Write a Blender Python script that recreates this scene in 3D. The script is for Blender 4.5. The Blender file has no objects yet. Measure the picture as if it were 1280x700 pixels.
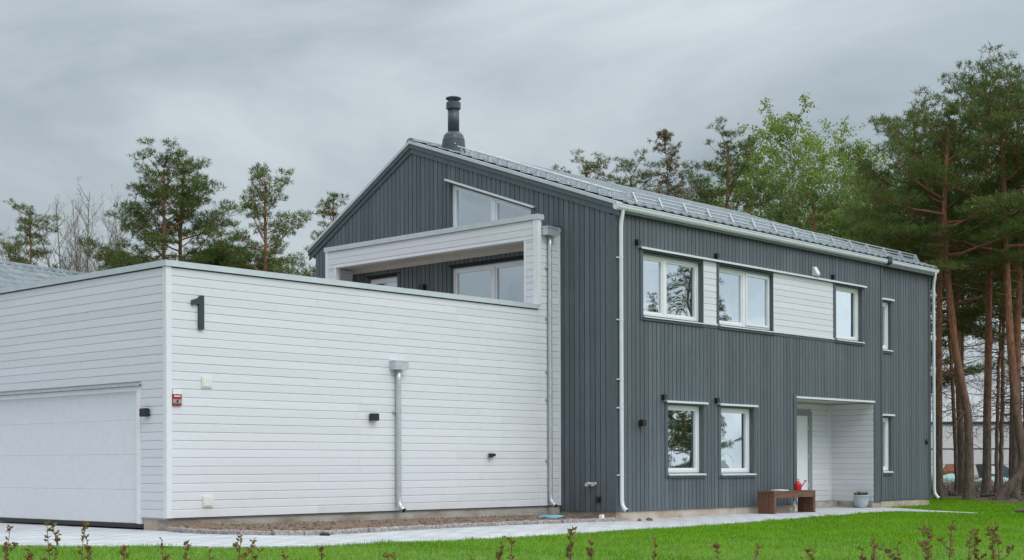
import bpy, bmesh, math, random
import numpy as np
from mathutils import Matrix, Vector
S = bpy.context.scene
COL = S.collection
PI = math.pi
random.seed(7)
# ------------------------------------------------------------------ camera, sky, sun, exposure
CAM = np.array([17.5289, -21.9349, 0.8934])
yaw, pitch, roll = 0.7458, -0.0002, -0.0034
fw = np.array([-math.sin(yaw), math.cos(yaw), 0.0]); rt = np.array([math.cos(yaw), math.sin(yaw), 0.0]); up = np.array([0, 0, 1.0])
f2 = fw*math.cos(pitch)+up*math.sin(pitch); u2 = up*math.cos(pitch)-fw*math.sin(pitch)
r3 = rt*math.cos(roll)+u2*math.sin(roll); u3 = u2*math.cos(roll)-rt*math.sin(roll)
cd = bpy.data.cameras.new('camera'); cam = bpy.data.objects.new('camera', cd); COL.objects.link(cam)
cd.sensor_width = 36.0; cd.lens = 36.0*1814.62/1280.0; cd.shift_y = (582.87-350.0)/1280.0
cd.clip_start = 0.2; cd.clip_end = 2000.0
M4 = Matrix.Identity(4)
for i in range(3):
    M4[i][0], M4[i][1], M4[i][2], M4[i][3] = r3[i], u3[i], -f2[i], CAM[i]
cam.matrix_world = M4
S.camera = cam

SUN_DIR = Vector((0.88, -0.24, 0.95)).normalized()          # towards the sun
sl = bpy.data.lights.new('sun', 'SUN'); sl.energy = 0.95; sl.angle = math.radians(30); sl.color = (1.0, 0.97, 0.93)
so = bpy.data.objects.new('sun', sl); COL.objects.link(so)
so.rotation_euler = SUN_DIR.to_track_quat('Z', 'Y').to_euler()

W = bpy.data.worlds.new('World'); S.world = W; W.use_nodes = True
nt = W.node_tree; nt.nodes.clear()
def wn(t, **k):
    n = nt.nodes.new(t)
    for a, b in k.items(): setattr(n, a, b)
    return n
def wl(a, b): nt.links.new(a, b)
def wmath(op, a, b=None, clamp=False):
    n = wn('ShaderNodeMath', operation=op); n.use_clamp = clamp
    for i, v in enumerate((a, b)):
        if v is None: continue
        if isinstance(v, (int, float)): n.inputs[i].default_value = v
        else: wl(v, n.inputs[i])
    return n.outputs[0]
tc = wn('ShaderNodeTexCoord'); sep = wn('ShaderNodeSeparateXYZ'); wl(tc.outputs['Generated'], sep.inputs[0])
zc = wmath('MAXIMUM', sep.outputs[2], 0.0)
zz = wmath('ADD', zc, 0.16)
comb = wn('ShaderNodeCombineXYZ'); wl(wmath('DIVIDE', sep.outputs[0], zz), comb.inputs[0]); wl(wmath('DIVIDE', sep.outputs[1], zz), comb.inputs[1])
mp = wn('ShaderNodeMapping'); mp.inputs['Rotation'].default_value = (0, 0, -0.75); mp.inputs['Scale'].default_value = (0.72, 0.95, 1); mp.inputs['Location'].default_value = (6.6, 9.3, 0)
wl(comb.outputs[0], mp.inputs['Vector'])
nz = wn('ShaderNodeTexNoise'); nz.inputs['Scale'].default_value = 1.0; nz.inputs['Detail'].default_value = 8; nz.inputs['Roughness'].default_value = 0.55; nz.inputs['Distortion'].default_value = 0.7
wl(mp.outputs[0], nz.inputs['Vector'])
cr = wn('ShaderNodeValToRGB'); cr.color_ramp.elements[0].position = 0.32; cr.color_ramp.elements[0].color = (0.30, 0.36, 0.40, 1)
cr.color_ramp.elements[1].position = 0.63; cr.color_ramp.elements[1].color = (0.58, 0.64, 0.67, 1)
wl(nz.outputs['Fac'], cr.inputs[0])
# overcast dome: brighter towards the zenith, a pale band near the horizon
lum = wmath('ADD', wmath('MULTIPLY', zc, 1.75), 0.75)
hz = wmath('MULTIPLY', wmath('POWER', wmath('SUBTRACT', 1.0, zc, True), 11.0), 0.42)
dot = wn('ShaderNodeVectorMath', operation='DOT_PRODUCT'); wl(tc.outputs['Generated'], dot.inputs[0]); dot.inputs[1].default_value = (0.70, 0.52, 0.48)
glow = wmath('ADD', 1.0, wmath('MULTIPLY', wmath('POWER', wmath('MAXIMUM', dot.outputs['Value'], 0.0), 2.0), 0.85))
mul = wn('ShaderNodeVectorMath', operation='SCALE'); wl(cr.outputs[0], mul.inputs[0]); wl(wmath('MULTIPLY', wmath('MULTIPLY', wmath('ADD', lum, hz), glow), 10.0), mul.inputs['Scale'])
sky = wn('ShaderNodeTexSky'); sky.sky_type = 'NISHITA'; sky.sun_disc = False
sky.sun_elevation = math.asin(SUN_DIR.z); sky.sun_rotation = math.atan2(SUN_DIR.x, SUN_DIR.y)
mx = wn('ShaderNodeMixRGB'); mx.inputs[0].default_value = 0.93; wl(sky.outputs[0], mx.inputs[1]); wl(mul.outputs[0], mx.inputs[2])
bg = wn('ShaderNodeBackground'); bg.inputs['Strength'].default_value = 0.1; wl(mx.outputs[0], bg.inputs['Color'])
wo = wn('ShaderNodeOutputWorld'); wl(bg.outputs[0], wo.inputs['Surface'])
S.view_settings.view_transform = 'Standard'; S.view_settings.look = 'None'; S.view_settings.exposure = 0.0; S.view_settings.gamma = 1.0

# ------------------------------------------------------------------ materials
class NT:
    def __init__(s, name):
        s.m = bpy.data.materials.new(name); s.m.use_nodes = True; s.t = s.m.node_tree
        s.b = s.t.nodes['Principled BSDF']; s.out = s.t.nodes['Material Output']
    def n(s, t, **k):
        x = s.t.nodes.new(t)
        for a, b in k.items(): setattr(x, a, b)
        return x
    def l(s, a, b): s.t.links.new(a, b)
    def tex(s, scale=(1, 1, 1), kind='Object', rot=(0, 0, 0)):
        c = s.n('ShaderNodeTexCoord'); m = s.n('ShaderNodeMapping'); m.inputs['Scale'].default_value = scale; m.inputs['Rotation'].default_value = rot
        if kind == 'World':
            g = s.n('ShaderNodeNewGeometry'); s.l(g.outputs['Position'], m.inputs[0])
        else: s.l(c.outputs[kind], m.inputs[0])
        return m.outputs[0]
    def noise(s, vec, scale, detail=4, rough=0.55):
        x = s.n('ShaderNodeTexNoise'); x.inputs['Scale'].default_value = scale; x.inputs['Detail'].default_value = detail; x.inputs['Roughness'].default_value = rough
        s.l(vec, x.inputs['Vector']); return x.outputs['Fac']
    def ramp(s, fac, stops):
        r = s.n('ShaderNodeValToRGB'); e = r.color_ramp.elements
        while len(e) < len(stops): e.new(0.5)
        for i, (p, c) in enumerate(stops): e[i].position = p; e[i].color = (*c, 1)
        s.l(fac, r.inputs[0]); return r.outputs[0]
    def mixc(s, fac, a, b, mode='MIX'):
        x = s.n('ShaderNodeMixRGB', blend_type=mode)
        for i, v in enumerate((fac, a, b)):
            if isinstance(v, (int, float)): x.inputs[i].default_value = v
            elif isinstance(v, tuple): x.inputs[i].default_value = (*v, 1)
            else: s.l(v, x.inputs[i])
        return x.outputs[0]
    def bump(s, h, strength=0.3, dist=0.01):
        x = s.n('ShaderNodeBump'); x.inputs['Strength'].default_value = strength; x.inputs['Distance'].default_value = dist
        s.l(h, x.inputs['Height']); s.l(x.outputs[0], s.b.inputs['Normal'])
    def rnd(s, lo, hi):
        o = s.n('ShaderNodeObjectInfo'); r = s.n('ShaderNodeMapRange'); r.inputs[3].default_value = lo; r.inputs[4].default_value = hi
        s.l(o.outputs['Random'], r.inputs[0]); return r.outputs[0]
    def scalec(s, col, fac):
        x = s.n('ShaderNodeVectorMath', operation='SCALE'); s.l(col, x.inputs[0]); s.l(fac, x.inputs['Scale']); return x.outputs[0]
    def set(s, col=None, rough=0.6, metal=0.0, spec=None):
        if col is not None:
            if isinstance(col, tuple): s.b.inputs['Base Color'].default_value = (*col, 1)
            else: s.l(col, s.b.inputs['Base Color'])
        s.b.inputs['Roughness'].default_value = rough; s.b.inputs['Metallic'].default_value = metal
        if spec is not None: s.b.inputs['Specular IOR Level'].default_value = spec
        return s.m

def mottled(name, c0, c1, scale=(1, 1, 1), nscale=6, rough=0.6, metal=0.0, bump=0.0, bd=0.005, rnd=None, spec=None, lo=0.35, hi=0.68, kind='Object', detail=5):
    t = NT(name); v = t.tex(scale, kind); f = t.noise(v, nscale, detail)
    c = t.ramp(f, [(lo, c0), (hi, c1)])
    if rnd: c = t.scalec(c, t.rnd(*rnd))
    if bump: t.bump(f, bump, bd)
    return t.set(c, rough, metal, spec)

MT = {}
def white_board():
    t = NT('white_painted_board'); v = t.tex((1, 1, 9)); n = t.noise(v, 5, 5); c = t.ramp(n, [(0.35, (0.705, 0.705, 0.745)), (0.68, (0.750, 0.750, 0.785))])
    g = t.n('ShaderNodeNewGeometry'); sp = t.n('ShaderNodeSeparateXYZ'); t.l(g.outputs['Position'], sp.inputs[0])
    mr = t.n('ShaderNodeMapRange'); mr.inputs[1].default_value = 0.75; mr.inputs[2].default_value = 0.10; mr.inputs[3].default_value = 0; mr.inputs[4].default_value = 0.25; t.l(sp.outputs[2], mr.inputs[0])
    sn = t.ramp(t.noise(t.tex((1, 1, 1.4), 'World'), 2.6, 6, 0.65), [(0.42, (0, 0, 0)), (0.68, (1, 1, 1))]); mu = t.mixc(1.0, sn, mr.outputs[0], 'MULTIPLY')
    c = t.mixc(mu, c, (0.60, 0.55, 0.48)); c = t.scalec(c, t.rnd(0.95, 1.025)); t.bump(n, 0.12, 0.002); return t.set(c, 0.5)
MT['white_board'] = white_board()
MT['white_trim'] = mottled('white_trim_paint', (0.73, 0.733, 0.77), (0.775, 0.778, 0.81), (1, 1, 1), 8, 0.45)
MT['window_white'] = mottled('window_white', (0.79, 0.795, 0.82), (0.83, 0.835, 0.855), (1, 1, 1), 5, 0.35)
MT['shaded_white'] = mottled('shaded_white_board', (0.52, 0.48, 0.44), (0.58, 0.54, 0.50), (1, 1, 1), 7, 0.55)  # white soffit paint with shade and warm bounce put into the colour
def dark_board():
    t = NT('dark_painted_board')
    v = t.tex((14, 14, 0.9)); g = t.noise(v, 3.0, 6, 0.6)
    w = t.tex((1, 1, 1)); p = t.noise(w, 0.8, 3)
    c = t.ramp(g, [(0.3, (0.082, 0.099, 0.115)), (0.52, (0.102, 0.121, 0.139)), (0.72, (0.130, 0.150, 0.168))])
    c = t.mixc(0.5, c, t.ramp(p, [(0.3, (0.45, 0.45, 0.45)), (0.7, (0.58, 0.58, 0.58))]), 'OVERLAY')
    kn = t.n('ShaderNodeTexVoronoi'); kn.inputs['Scale'].default_value = 2.3; t.l(t.tex((3.2, 3.2, 0.9)), kn.inputs['Vector'])
    c = t.mixc(t.ramp(kn.outputs['Distance'], [(0.035, (1, 1, 1)), (0.085, (0, 0, 0))]), c, (0.075, 0.09, 0.10))
    c = t.scalec(c, t.rnd(0.85, 1.14))
    t.bump(g, 0.25, 0.003)
    return t.set(c, 0.55, 0, 0.45)
MT['dark_board'] = dark_board()
MT['dark_trim'] = mottled('dark_trim_paint', (0.075, 0.094, 0.108), (0.098, 0.120, 0.134), (6, 6, 1), 3, 0.55, rnd=(0.92, 1.08))
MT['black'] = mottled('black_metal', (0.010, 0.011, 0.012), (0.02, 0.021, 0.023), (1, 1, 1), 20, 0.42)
MT['charcoal'] = mottled('charcoal_metal', (0.028, 0.036, 0.044), (0.040, 0.050, 0.060), (1, 1, 1), 9, 0.42, spec=0.5)
MT['flue'] = mottled('flue_metal', (0.045, 0.058, 0.070), (0.062, 0.078, 0.092), (1, 1, 1), 5, 0.38)
MT['galv'] = mottled('galvanised_steel', (0.50, 0.54, 0.56), (0.62, 0.66, 0.68), (1, 1, 1), 14, 0.36, 0.55)
MT['coping'] = mottled('coated_coping_steel', (0.52, 0.565, 0.59), (0.59, 0.63, 0.65), (1, 1, 1), 4, 0.35, 0.15)
MT['gutter'] = mottled('light_gutter_steel', (0.65, 0.685, 0.715), (0.71, 0.745, 0.77), (1, 1, 1), 5, 0.32, 0.1)
MT['lining'] = mottled('wall_underlay', (0.018, 0.02, 0.022), (0.028, 0.03, 0.032), (1, 1, 1), 3, 0.9)
MT['white_lining'] = mottled('white_underlay', (0.46, 0.47, 0.50), (0.52, 0.53, 0.56), (1, 1, 1), 3, 0.8)
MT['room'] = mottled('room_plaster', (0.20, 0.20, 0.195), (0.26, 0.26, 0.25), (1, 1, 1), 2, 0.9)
MT['blind'] = mottled('white_blind', (0.78, 0.80, 0.80), (0.85, 0.87, 0.86), (1, 1, 12), 3, 0.8)
MT['curtain'] = mottled('pale_curtain', (0.52, 0.66, 0.63), (0.66, 0.77, 0.74), (5, 5, 0.6), 3, 0.85)
MT['blue_cloth'] = mottled('blue_cloth', (0.06, 0.22, 0.52), (0.25, 0.50, 0.75), (1, 1, 1), 9, 0.8)
def concrete(name, a, b, stain):
    t = NT(name); v = t.tex(); n1 = t.noise(v, 3.0, 6); n2 = t.noise(v, 40, 4); n3 = t.noise(t.tex((0.7, 0.7, 2.5)), 1.7, 3)
    c = t.ramp(n1, [(0.3, a), (0.7, b)]); c = t.mixc(t.ramp(n3, [(0.45, (0, 0, 0)), (0.62, (1, 1, 1))]), c, stain)
    t.bump(n2, 0.4, 0.004); return t.set(c, 0.9)
MT['concrete'] = concrete('foundation_concrete', (0.36, 0.33, 0.29), (0.47, 0.44, 0.40), (0.27, 0.21, 0.16))
MT['plinth'] = concrete('pale_plinth', (0.46, 0.385, 0.32), (0.56, 0.49, 0.42), (0.42, 0.31, 0.23))
def paving():
    t = NT('concrete_paving'); v = t.tex((1, 1, 1), 'Object', (0, 0, 0.0))
    br = t.n('ShaderNodeTexBrick'); br.inputs['Scale'].default_value = 1.0; br.inputs['Mortar Size'].default_value = 0.012
    br.inputs['Brick Width'].default_value = 0.42; br.inputs['Row Height'].default_value = 0.28
    br.inputs['Color1'].default_value = (0.50, 0.50, 0.515, 1); br.inputs['Color2'].default_value = (0.59, 0.59, 0.61, 1); br.inputs['Mortar'].default_value = (0.22, 0.22, 0.22, 1)
    t.l(v, br.inputs['Vector']); n1 = t.noise(v, 1.3, 5); n2 = t.noise(v, 30, 3)
    c = t.mixc(0.45, br.outputs['Color'], t.ramp(n1, [(0.3, (0.38, 0.38, 0.38)), (0.7, (0.62, 0.62, 0.62))]), 'OVERLAY')
    t.bump(n2, 0.3, 0.004); return t.set(c, 0.85)
MT['paving'] = paving()
MT['granite'] = mottled('granite', (0.20, 0.175, 0.165), (0.46, 0.42, 0.40), (1, 1, 1), 24, 0.9, bump=0.9, bd=0.015, rnd=(0.9, 1.1))
MT['soil'] = mottled('dry_soil', (0.12, 0.078, 0.055), (0.29, 0.20, 0.145), (1, 1, 1), 16, 0.95, bump=0.9, bd=0.03)
MT['gravel'] = mottled('gravel_ground', (0.20, 0.185, 0.165), (0.30, 0.285, 0.26), (1, 1, 1), 8, 0.95, bump=0.4, bd=0.02)
MT['asphalt'] = mottled('asphalt', (0.085, 0.085, 0.088), (0.13, 0.13, 0.133), (1, 1, 1), 12, 0.9, bump=0.3, bd=0.005)
MT['lawn'] = mottled('lawn_ground', (0.085, 0.165, 0.007), (0.130, 0.235, 0.012), (1, 1, 1), 3, 0.9)
MT['forest'] = mottled('forest_litter', (0.060, 0.036, 0.022), (0.175, 0.112, 0.072), (1, 1, 1), 5, 0.95, bump=0.8, bd=0.05)
def grassm():
    t = NT('grass_blade'); v = t.tex((1, 1, 1), 'World'); n1 = t.noise(v, 0.5, 3); n2 = t.noise(v, 45, 2); n3 = t.noise(v, 3.0, 3)
    c = t.ramp(n2, [(0.30, (0.070, 0.205, 0.004)), (0.52, (0.140, 0.335, 0.006)), (0.68, (0.255, 0.420, 0.016)), (0.80, (0.38, 0.42, 0.08))])
    c = t.mixc(0.6, c, t.ramp(n1, [(0.30, (0.33, 0.38, 0.36)), (0.70, (0.67, 0.60, 0.54))]), 'OVERLAY')
    c = t.mixc(0.55, c, t.ramp(n3, [(0.3, (0.38, 0.38, 0.38)), (0.7, (0.62, 0.62, 0.62))]), 'OVERLAY')
    t.b.inputs['Transmission Weight'].default_value = 0.0
    return t.set(c, 0.7, 0, 0.08)
MT['grass'] = grassm()
def leafm(name, a, b, c_, nscale=3.0, trans=0.35, fine=22):
    t = NT(name); v = t.tex((1, 1, 1), 'World'); n1 = t.noise(v, nscale, 3); n2 = t.noise(v, fine, 2)
    c = t.ramp(n2, [(0.3, a), (0.5, b), (0.72, c_)])
    c = t.mixc(0.5, c, t.ramp(n1, [(0.3, (0.36, 0.38, 0.36)), (0.7, (0.64, 0.62, 0.60))]), 'OVERLAY')
    c = t.scalec(c, t.rnd(0.88, 1.12))
    t.set(c, 0.6, 0, 0.25)
    tr = t.n('ShaderNodeBsdfTranslucent'); t.l(c, tr.inputs[0]); ms = t.n('ShaderNodeMixShader'); ms.inputs[0].default_value = trans
    t.l(t.b.outputs[0], ms.inputs[1]); t.l(tr.outputs[0], ms.inputs[2]); t.l(ms.outputs[0], t.out.inputs[0]); return t.m
MT['needles'] = leafm('pine_needles', (0.066, 0.104, 0.026), (0.106, 0.158, 0.036), (0.165, 0.220, 0.058))
MT['needles_olive'] = leafm('olive_needles', (0.074, 0.106, 0.026), (0.115, 0.158, 0.038), (0.175, 0.220, 0.062))
MT['needles_dry'] = leafm('dry_needles', (0.085, 0.070, 0.030), (0.125, 0.110, 0.048), (0.17, 0.15, 0.07))
MT['larch'] = leafm('budding_larch', (0.12, 0.105, 0.048), (0.19, 0.155, 0.078), (0.26, 0.22, 0.11))
MT['birch_leaf'] = leafm('birch_leaves', (0.150, 0.240, 0.032), (0.235, 0.340, 0.052), (0.33, 0.43, 0.092), trans=0.35)
MT['shrub_leaf'] = leafm('shrub_leaves', (0.150, 0.085, 0.032), (0.255, 0.150, 0.055), (0.235, 0.22, 0.07), 9, 0.3, 38)
MT['dark_leaf'] = leafm('dark_leaves', (0.035, 0.045, 0.018), (0.055, 0.07, 0.025), (0.085, 0.105, 0.04), 9, 0.2)
def barkm(name, low, high, z0, z1, nsc=(9, 9, 2)):
    t = NT(name); v = t.tex(nsc, 'World'); n = t.noise(v, 2.2, 6, 0.65)
    g = t.n('ShaderNodeNewGeometry'); sp = t.n('ShaderNodeSeparateXYZ'); t.l(g.outputs['Position'], sp.inputs[0])
    mr = t.n('ShaderNodeMapRange'); mr.inputs[1].default_value = z0; mr.inputs[2].default_value = z1; t.l(sp.outputs[2], mr.inputs[0])
    c = t.mixc(mr.outputs[0], low, high)
    c = t.mixc(0.9, c, t.ramp(n, [(0.34, (0.20, 0.20, 0.20)), (0.66, (0.70, 0.70, 0.70))]), 'OVERLAY')
    t.bump(n, 0.9, 0.04); return t.set(c, 0.9)
MT['pine_bark'] = barkm('pine_bark', (0.155, 0.112, 0.088), (0.31, 0.140, 0.078), 1.6, 4.6)
MT['birch_bark'] = barkm('birch_bark', (0.30, 0.29, 0.26), (0.46, 0.46, 0.40), 0, 4, (4, 4, 9))
MT['bare_bark'] = barkm('bare_twig_bark', (0.18, 0.15, 0.125), (0.29, 0.255, 0.225), 1, 8)
MT['dead_twig'] = barkm('dead_twig_bark', (0.10, 0.08, 0.066), (0.14, 0.105, 0.08), 1, 8)
MT['shrub_stem'] = mottled('shrub_stem', (0.10, 0.07, 0.045), (0.16, 0.115, 0.075), (1, 1, 1), 12, 0.85)
def wood():
    t = NT('brown_oiled_wood'); v = t.tex((10, 1.0, 10)); n = t.noise(v, 2.5, 6, 0.6)
    c = t.ramp(n, [(0.3, (0.085, 0.036, 0.020)), (0.5, (0.150, 0.068, 0.038)), (0.72, (0.230, 0.115, 0.066))])
    t.bump(n, 0.3, 0.003); return t.set(t.scalec(c, t.rnd(0.85, 1.2)), 0.5)
MT['wood'] = wood()
MT['roof_tile'] = mottled('grey_roof_tile', (0.16, 0.185, 0.205), (0.25, 0.28, 0.30), (1, 1, 1), 3, 0.5, bump=0.2, bd=0.004)
MT['red'] = mottled('red_enamel', (0.55, 0.012, 0.018), (0.64, 0.02, 0.028), (1, 1, 1), 4, 0.3)
MT['sign_red'] = mottled('sign_red', (0.30, 0.010, 0.022), (0.36, 0.014, 0.028), (1, 1, 1), 10, 0.4)
MT['sign_grey'] = mottled('sign_grey', (0.28, 0.30, 0.28), (0.36, 0.38, 0.36), (1, 1, 1), 30, 0.4)
MT['white_plastic'] = mottled('white_plastic', (0.78, 0.77, 0.75), (0.84, 0.83, 0.81), (1, 1, 1), 10, 0.4)
MT['cream_plastic'] = mottled('cream_plastic', (0.72, 0.70, 0.66), (0.78, 0.76, 0.72), (1, 1, 1), 10, 0.5)
MT['door_grey'] = mottled('door_frame_grey', (0.25, 0.275, 0.29), (0.29, 0.315, 0.33), (1, 1, 1), 5, 0.5)
MT['pot'] = mottled('glazed_pot', (0.36, 0.43, 0.45), (0.46, 0.53, 0.55), (1, 1, 1), 6, 0.4)
MT['tarp_blue'] = mottled('blue_plastic', (0.10, 0.30, 0.40), (0.20, 0.44, 0.54), (1, 1, 1), 8, 0.4)
MT['tarp_green'] = mottled('turquoise_tarp', (0.24, 0.42, 0.38), (0.36, 0.55, 0.50), (1, 1, 1), 3, 0.6)
MT['rust'] = mottled('rusty_steel', (0.17, 0.06, 0.03), (0.28, 0.11, 0.06), (1, 1, 1), 3, 0.8)
MT['skip'] = mottled('blue_grey_steel', (0.055, 0.085, 0.115), (0.085, 0.12, 0.155), (1, 1, 1), 3, 0.6)
MT['warehouse'] = mottled('pale_cladding', (0.60, 0.60, 0.60), (0.68, 0.68, 0.675), (1, 1, 0.3), 0.5, 0.6)
MT['render_wall'] = mottled('grey_render', (0.45, 0.46, 0.46), (0.52, 0.53, 0.53), (1, 1, 1), 3, 0.8)
def glassm():
    t = NT('window_glass'); t.t.nodes.remove(t.b)
    gl = t.n('ShaderNodeBsdfGlossy'); gl.inputs['Roughness'].default_value = 0.006; gl.inputs['Color'].default_value = (0.88, 0.945, 1.0, 1)
    tr = t.n('ShaderNodeBsdfTransparent'); tr.inputs['Color'].default_value = (0.74, 0.84, 0.80, 1)
    fr = t.n('ShaderNodeFresnel'); fr.inputs['IOR'].default_value = 1.5
    ma = t.n('ShaderNodeMath', operation='MULTIPLY_ADD'); ma.use_clamp = True; t.l(fr.outputs[0], ma.inputs[0]); ma.inputs[1].default_value = 3.0; ma.inputs[2].default_value = 0.48
    v = t.tex((1, 1, 1), 'Object'); n = t.noise(v, 1.1, 1, 0.3)
    bp = t.n('ShaderNodeBump'); bp.inputs['Strength'].default_value = 0.16; bp.inputs['Distance'].default_value = 0.05; t.l(n, bp.inputs['Height']); t.l(bp.outputs[0], gl.inputs['Normal'])
    ms = t.n('ShaderNodeMixShader'); t.l(ma.outputs[0], ms.inputs[0]); t.l(tr.outputs[0], ms.inputs[1]); t.l(gl.outputs[0], ms.inputs[2]); t.l(ms.outputs[0], t.out.inputs[0]); return t.m
MT['glass'] = glassm()

# ------------------------------------------------------------------ helpers
def P_L(off=0.0): return lambda u, v, w: (w+off, u, v)              # plane facing +x, u = y, v = z
def P_G(off=0.0): return lambda u, v, w: (u, off-w, v)              # plane facing -y, u = x, v = z
WORLD = lambda u, v, w: (u, v, w)
class MB:
    def __init__(s, pl=WORLD): s.v = []; s.f = []; s.pl = pl
    def add(s, vs, fs):
        b = len(s.v); s.v += [s.pl(*p) for p in vs]; s.f += [tuple(i+b for i in f) for f in fs]; return s
    def box(s, a0, a1, b0, b1, c0, c1):
        vs = [(a, b, c) for c in (c0, c1) for b in (b0, b1) for a in (a0, a1)]
        return s.add(vs, [(0, 2, 3, 1), (4, 5, 7, 6), (0, 1, 5, 4), (2, 6, 7, 3), (0, 4, 6, 2), (1, 3, 7, 5)])
    def loft(s, rings, cap=True, closed=True):
        n = len(rings[0]); vs = [p for r in rings for p in r]; fs = []
        for k in range(len(rings)-1):
            for i in range(n if closed else n-1):
                j = (i+1) % n; fs.append((k*n+i, k*n+j, (k+1)*n+j, (k+1)*n+i))
        if cap: fs.append(tuple(range(n))[::-1]); fs.append(tuple((len(rings)-1)*n+i for i in range(n)))
        return s.add(vs, fs)
    def tube(s, pts, r, n=8, cap=True):
        pts = [np.array(p, float) for p in pts]; rr = r if hasattr(r, '__len__') else [r]*len(pts); rings = []
        ref = None
        for i, p in enumerate(pts):
            d = pts[min(i+1, len(pts)-1)]-pts[max(i-1, 0)]; d = d/(np.linalg.norm(d)+1e-9)
            if ref is None: ref = np.array([0, 0, 1.0]) if abs(d[2]) < 0.9 else np.array([1.0, 0, 0])
            a = np.cross(d, ref); a /= np.linalg.norm(a)+1e-9; b = np.cross(d, a); ref = np.cross(a, d)
            rings.append([tuple(p+rr[i]*(math.cos(t)*a+math.sin(t)*b)) for t in [2*PI*k/n for k in range(n)]])
        return s.loft(rings, cap)
    def lathe(s, prof, c=(0, 0, 0), n=20):
        return s.loft([[(c[0]+r*math.cos(2*PI*k/n), c[1]+r*math.sin(2*PI*k/n), c[2]+z) for k in range(n)] for r, z in prof])
    def build(s, name, mat, parent=None, smooth=False, recalc=True):
        me = bpy.data.meshes.new(name); me.from_pydata(s.v, [], s.f)
        if recalc and len(s.f) < 8000:
            bm = bmesh.new(); bm.from_mesh(me); bmesh.ops.recalc_face_normals(bm, faces=bm.faces); bm.to_mesh(me); bm.free()
        return link(name, me, mat, parent, smooth)
def link(name, me, mat, parent=None, smooth=False):
    m = MT[mat] if isinstance(mat, str) else mat
    me.materials.append(m)
    if smooth: me.polygons.foreach_set('use_smooth', np.ones(len(me.polygons), bool))
    o = bpy.data.objects.new(name, me); COL.objects.link(o)
    if parent is not None: o.parent = parent
    return o
def npmesh(name, V, T, mat, parent=None, smooth=False):
    V = np.asarray(V, np.float32); T = np.asarray(T, np.int32); k = T.shape[1]
    me = bpy.data.meshes.new(name); me.vertices.add(len(V)); me.vertices.foreach_set('co', V.ravel())
    me.loops.add(T.size); me.loops.foreach_set('vertex_index', T.ravel()); me.polygons.add(len(T))
    me.polygons.foreach_set('loop_start', np.arange(0, T.size, k, dtype=np.int32)); me.update(calc_edges=True)
    return link(name, me, mat, parent, smooth)
def tag(o, label=None, cat=None, group=None, kind=None):
    for k, v in (('label', label), ('category', cat), ('group', group), ('kind', kind)):
        if v: o[k] = v
    return o
def thing(name, label, cat, loc=(0, 0, 0), group=None, rz=0):
    o = bpy.data.objects.new(name, None); COL.objects.link(o); o.location = loc; o.rotation_euler = (0, 0, rz); o.empty_display_size = 0.2
    return tag(o, label, cat, group)
def copy_tree(o, parent=None):
    c = o.copy(); COL.objects.link(c); c.parent = parent
    for ch in [x for x in COL.objects if x.parent == o]: copy_tree(ch, c)
    return c

# ------------------------------------------------------------------ ground
PY = [-200, -30, -12, -9.2, -8, -5, -3, 0, 4, 10, 13, 16, 30, 300]
PZ = [-.13, -.13, -.12, -.115, -.155, -.18, -.19, -.21, -.18, -.185, -.165, -.13, -.05, -.05]
def hgt(x, y):
    x = np.asarray(x, float); y = np.asarray(y, float)
    q = x*.68-y*.73; t = np.clip((q-8)/20, 0, 1); return np.interp(y, PY, PZ)-.38*t*t*(3-2*t)
def h1(x, y): return float(hgt(x, y))
def grid_sheet(name, xs, ys, dz, mat, kind, label=None, cat=None):
    X, Y = np.meshgrid(xs, ys); Z = hgt(X, Y)+dz; n, m = X.shape
    V = np.stack([X.ravel(), Y.ravel(), Z.ravel()], 1); i = np.arange(n*m).reshape(n, m)
    T = np.stack([i[:-1, :-1].ravel(), i[:-1, 1:].ravel(), i[1:, 1:].ravel(), i[1:, :-1].ravel()], 1)
    return tag(npmesh(name, V, T, mat), label, cat, None, kind)
xs = np.concatenate([[-700, -300, -120, -60], np.arange(-40, 42, 1.0), [60, 120, 300, 700]])
ys = np.concatenate([[-700, -300, -100, -50], np.arange(-32, 62, 1.0), [80, 130, 300, 900]])
grid_sheet('ground', xs, ys, 0.0, 'gravel', 'structure', 'bare gravelly ground around the house plot')

def poly_sheet(name, pts, dz, mat, label, step=0.45, thick=0.0):
    # a polygon resampled and triangulated, following the terrain
    bm = bmesh.new(); vs = [bm.verts.new((x, y, 0)) for x, y in pts]; bm.faces.new(vs)
    lo = np.min(pts, 0); hi = np.max(pts, 0)
    for ax in (0, 1):
        for c in np.arange(lo[ax]+step, hi[ax], step):
            co = [0, 0, 0]; co[ax] = c; no = [0, 0, 0]; no[ax] = 1
            bmesh.ops.bisect_plane(bm, geom=bm.verts[:]+bm.edges[:]+bm.faces[:], plane_co=co, plane_no=no)
    if thick:
        r = bmesh.ops.extrude_face_region(bm, geom=bm.faces[:])
        for v in r['geom']:
            if isinstance(v, bmesh.types.BMVert): v.co.z = 1
    for v in bm.verts: v.co.z = h1(v.co.x, v.co.y)+(dz if (not thick or v.co.z > .5) else dz-thick)
    bmesh.ops.recalc_face_normals(bm, faces=bm.faces)
    if not thick:
        for f in bm.faces:
            if f.normal.z < 0: f.normal_flip()
    me = bpy.data.meshes.new(name); bm.to_mesh(me); bm.free()
    return tag(link(name, me, mat), label, None, None, 'structure')
PATH_FRONT = [(-14, -14.2), (-2, -13.4), (.3, -12.6), (1.6, -11.7), (2.9, -10.9), (3.5, -10.0), (3.3, -8.4), (3.15, -6.2), (2.75, -3.5), (2.35, 0), (2.15, 2.9), (1.9, 5.3), (1.55, 7.1), (1.65, 8.0), (2.5, 8.05), (3.6, 7.8)]
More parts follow.
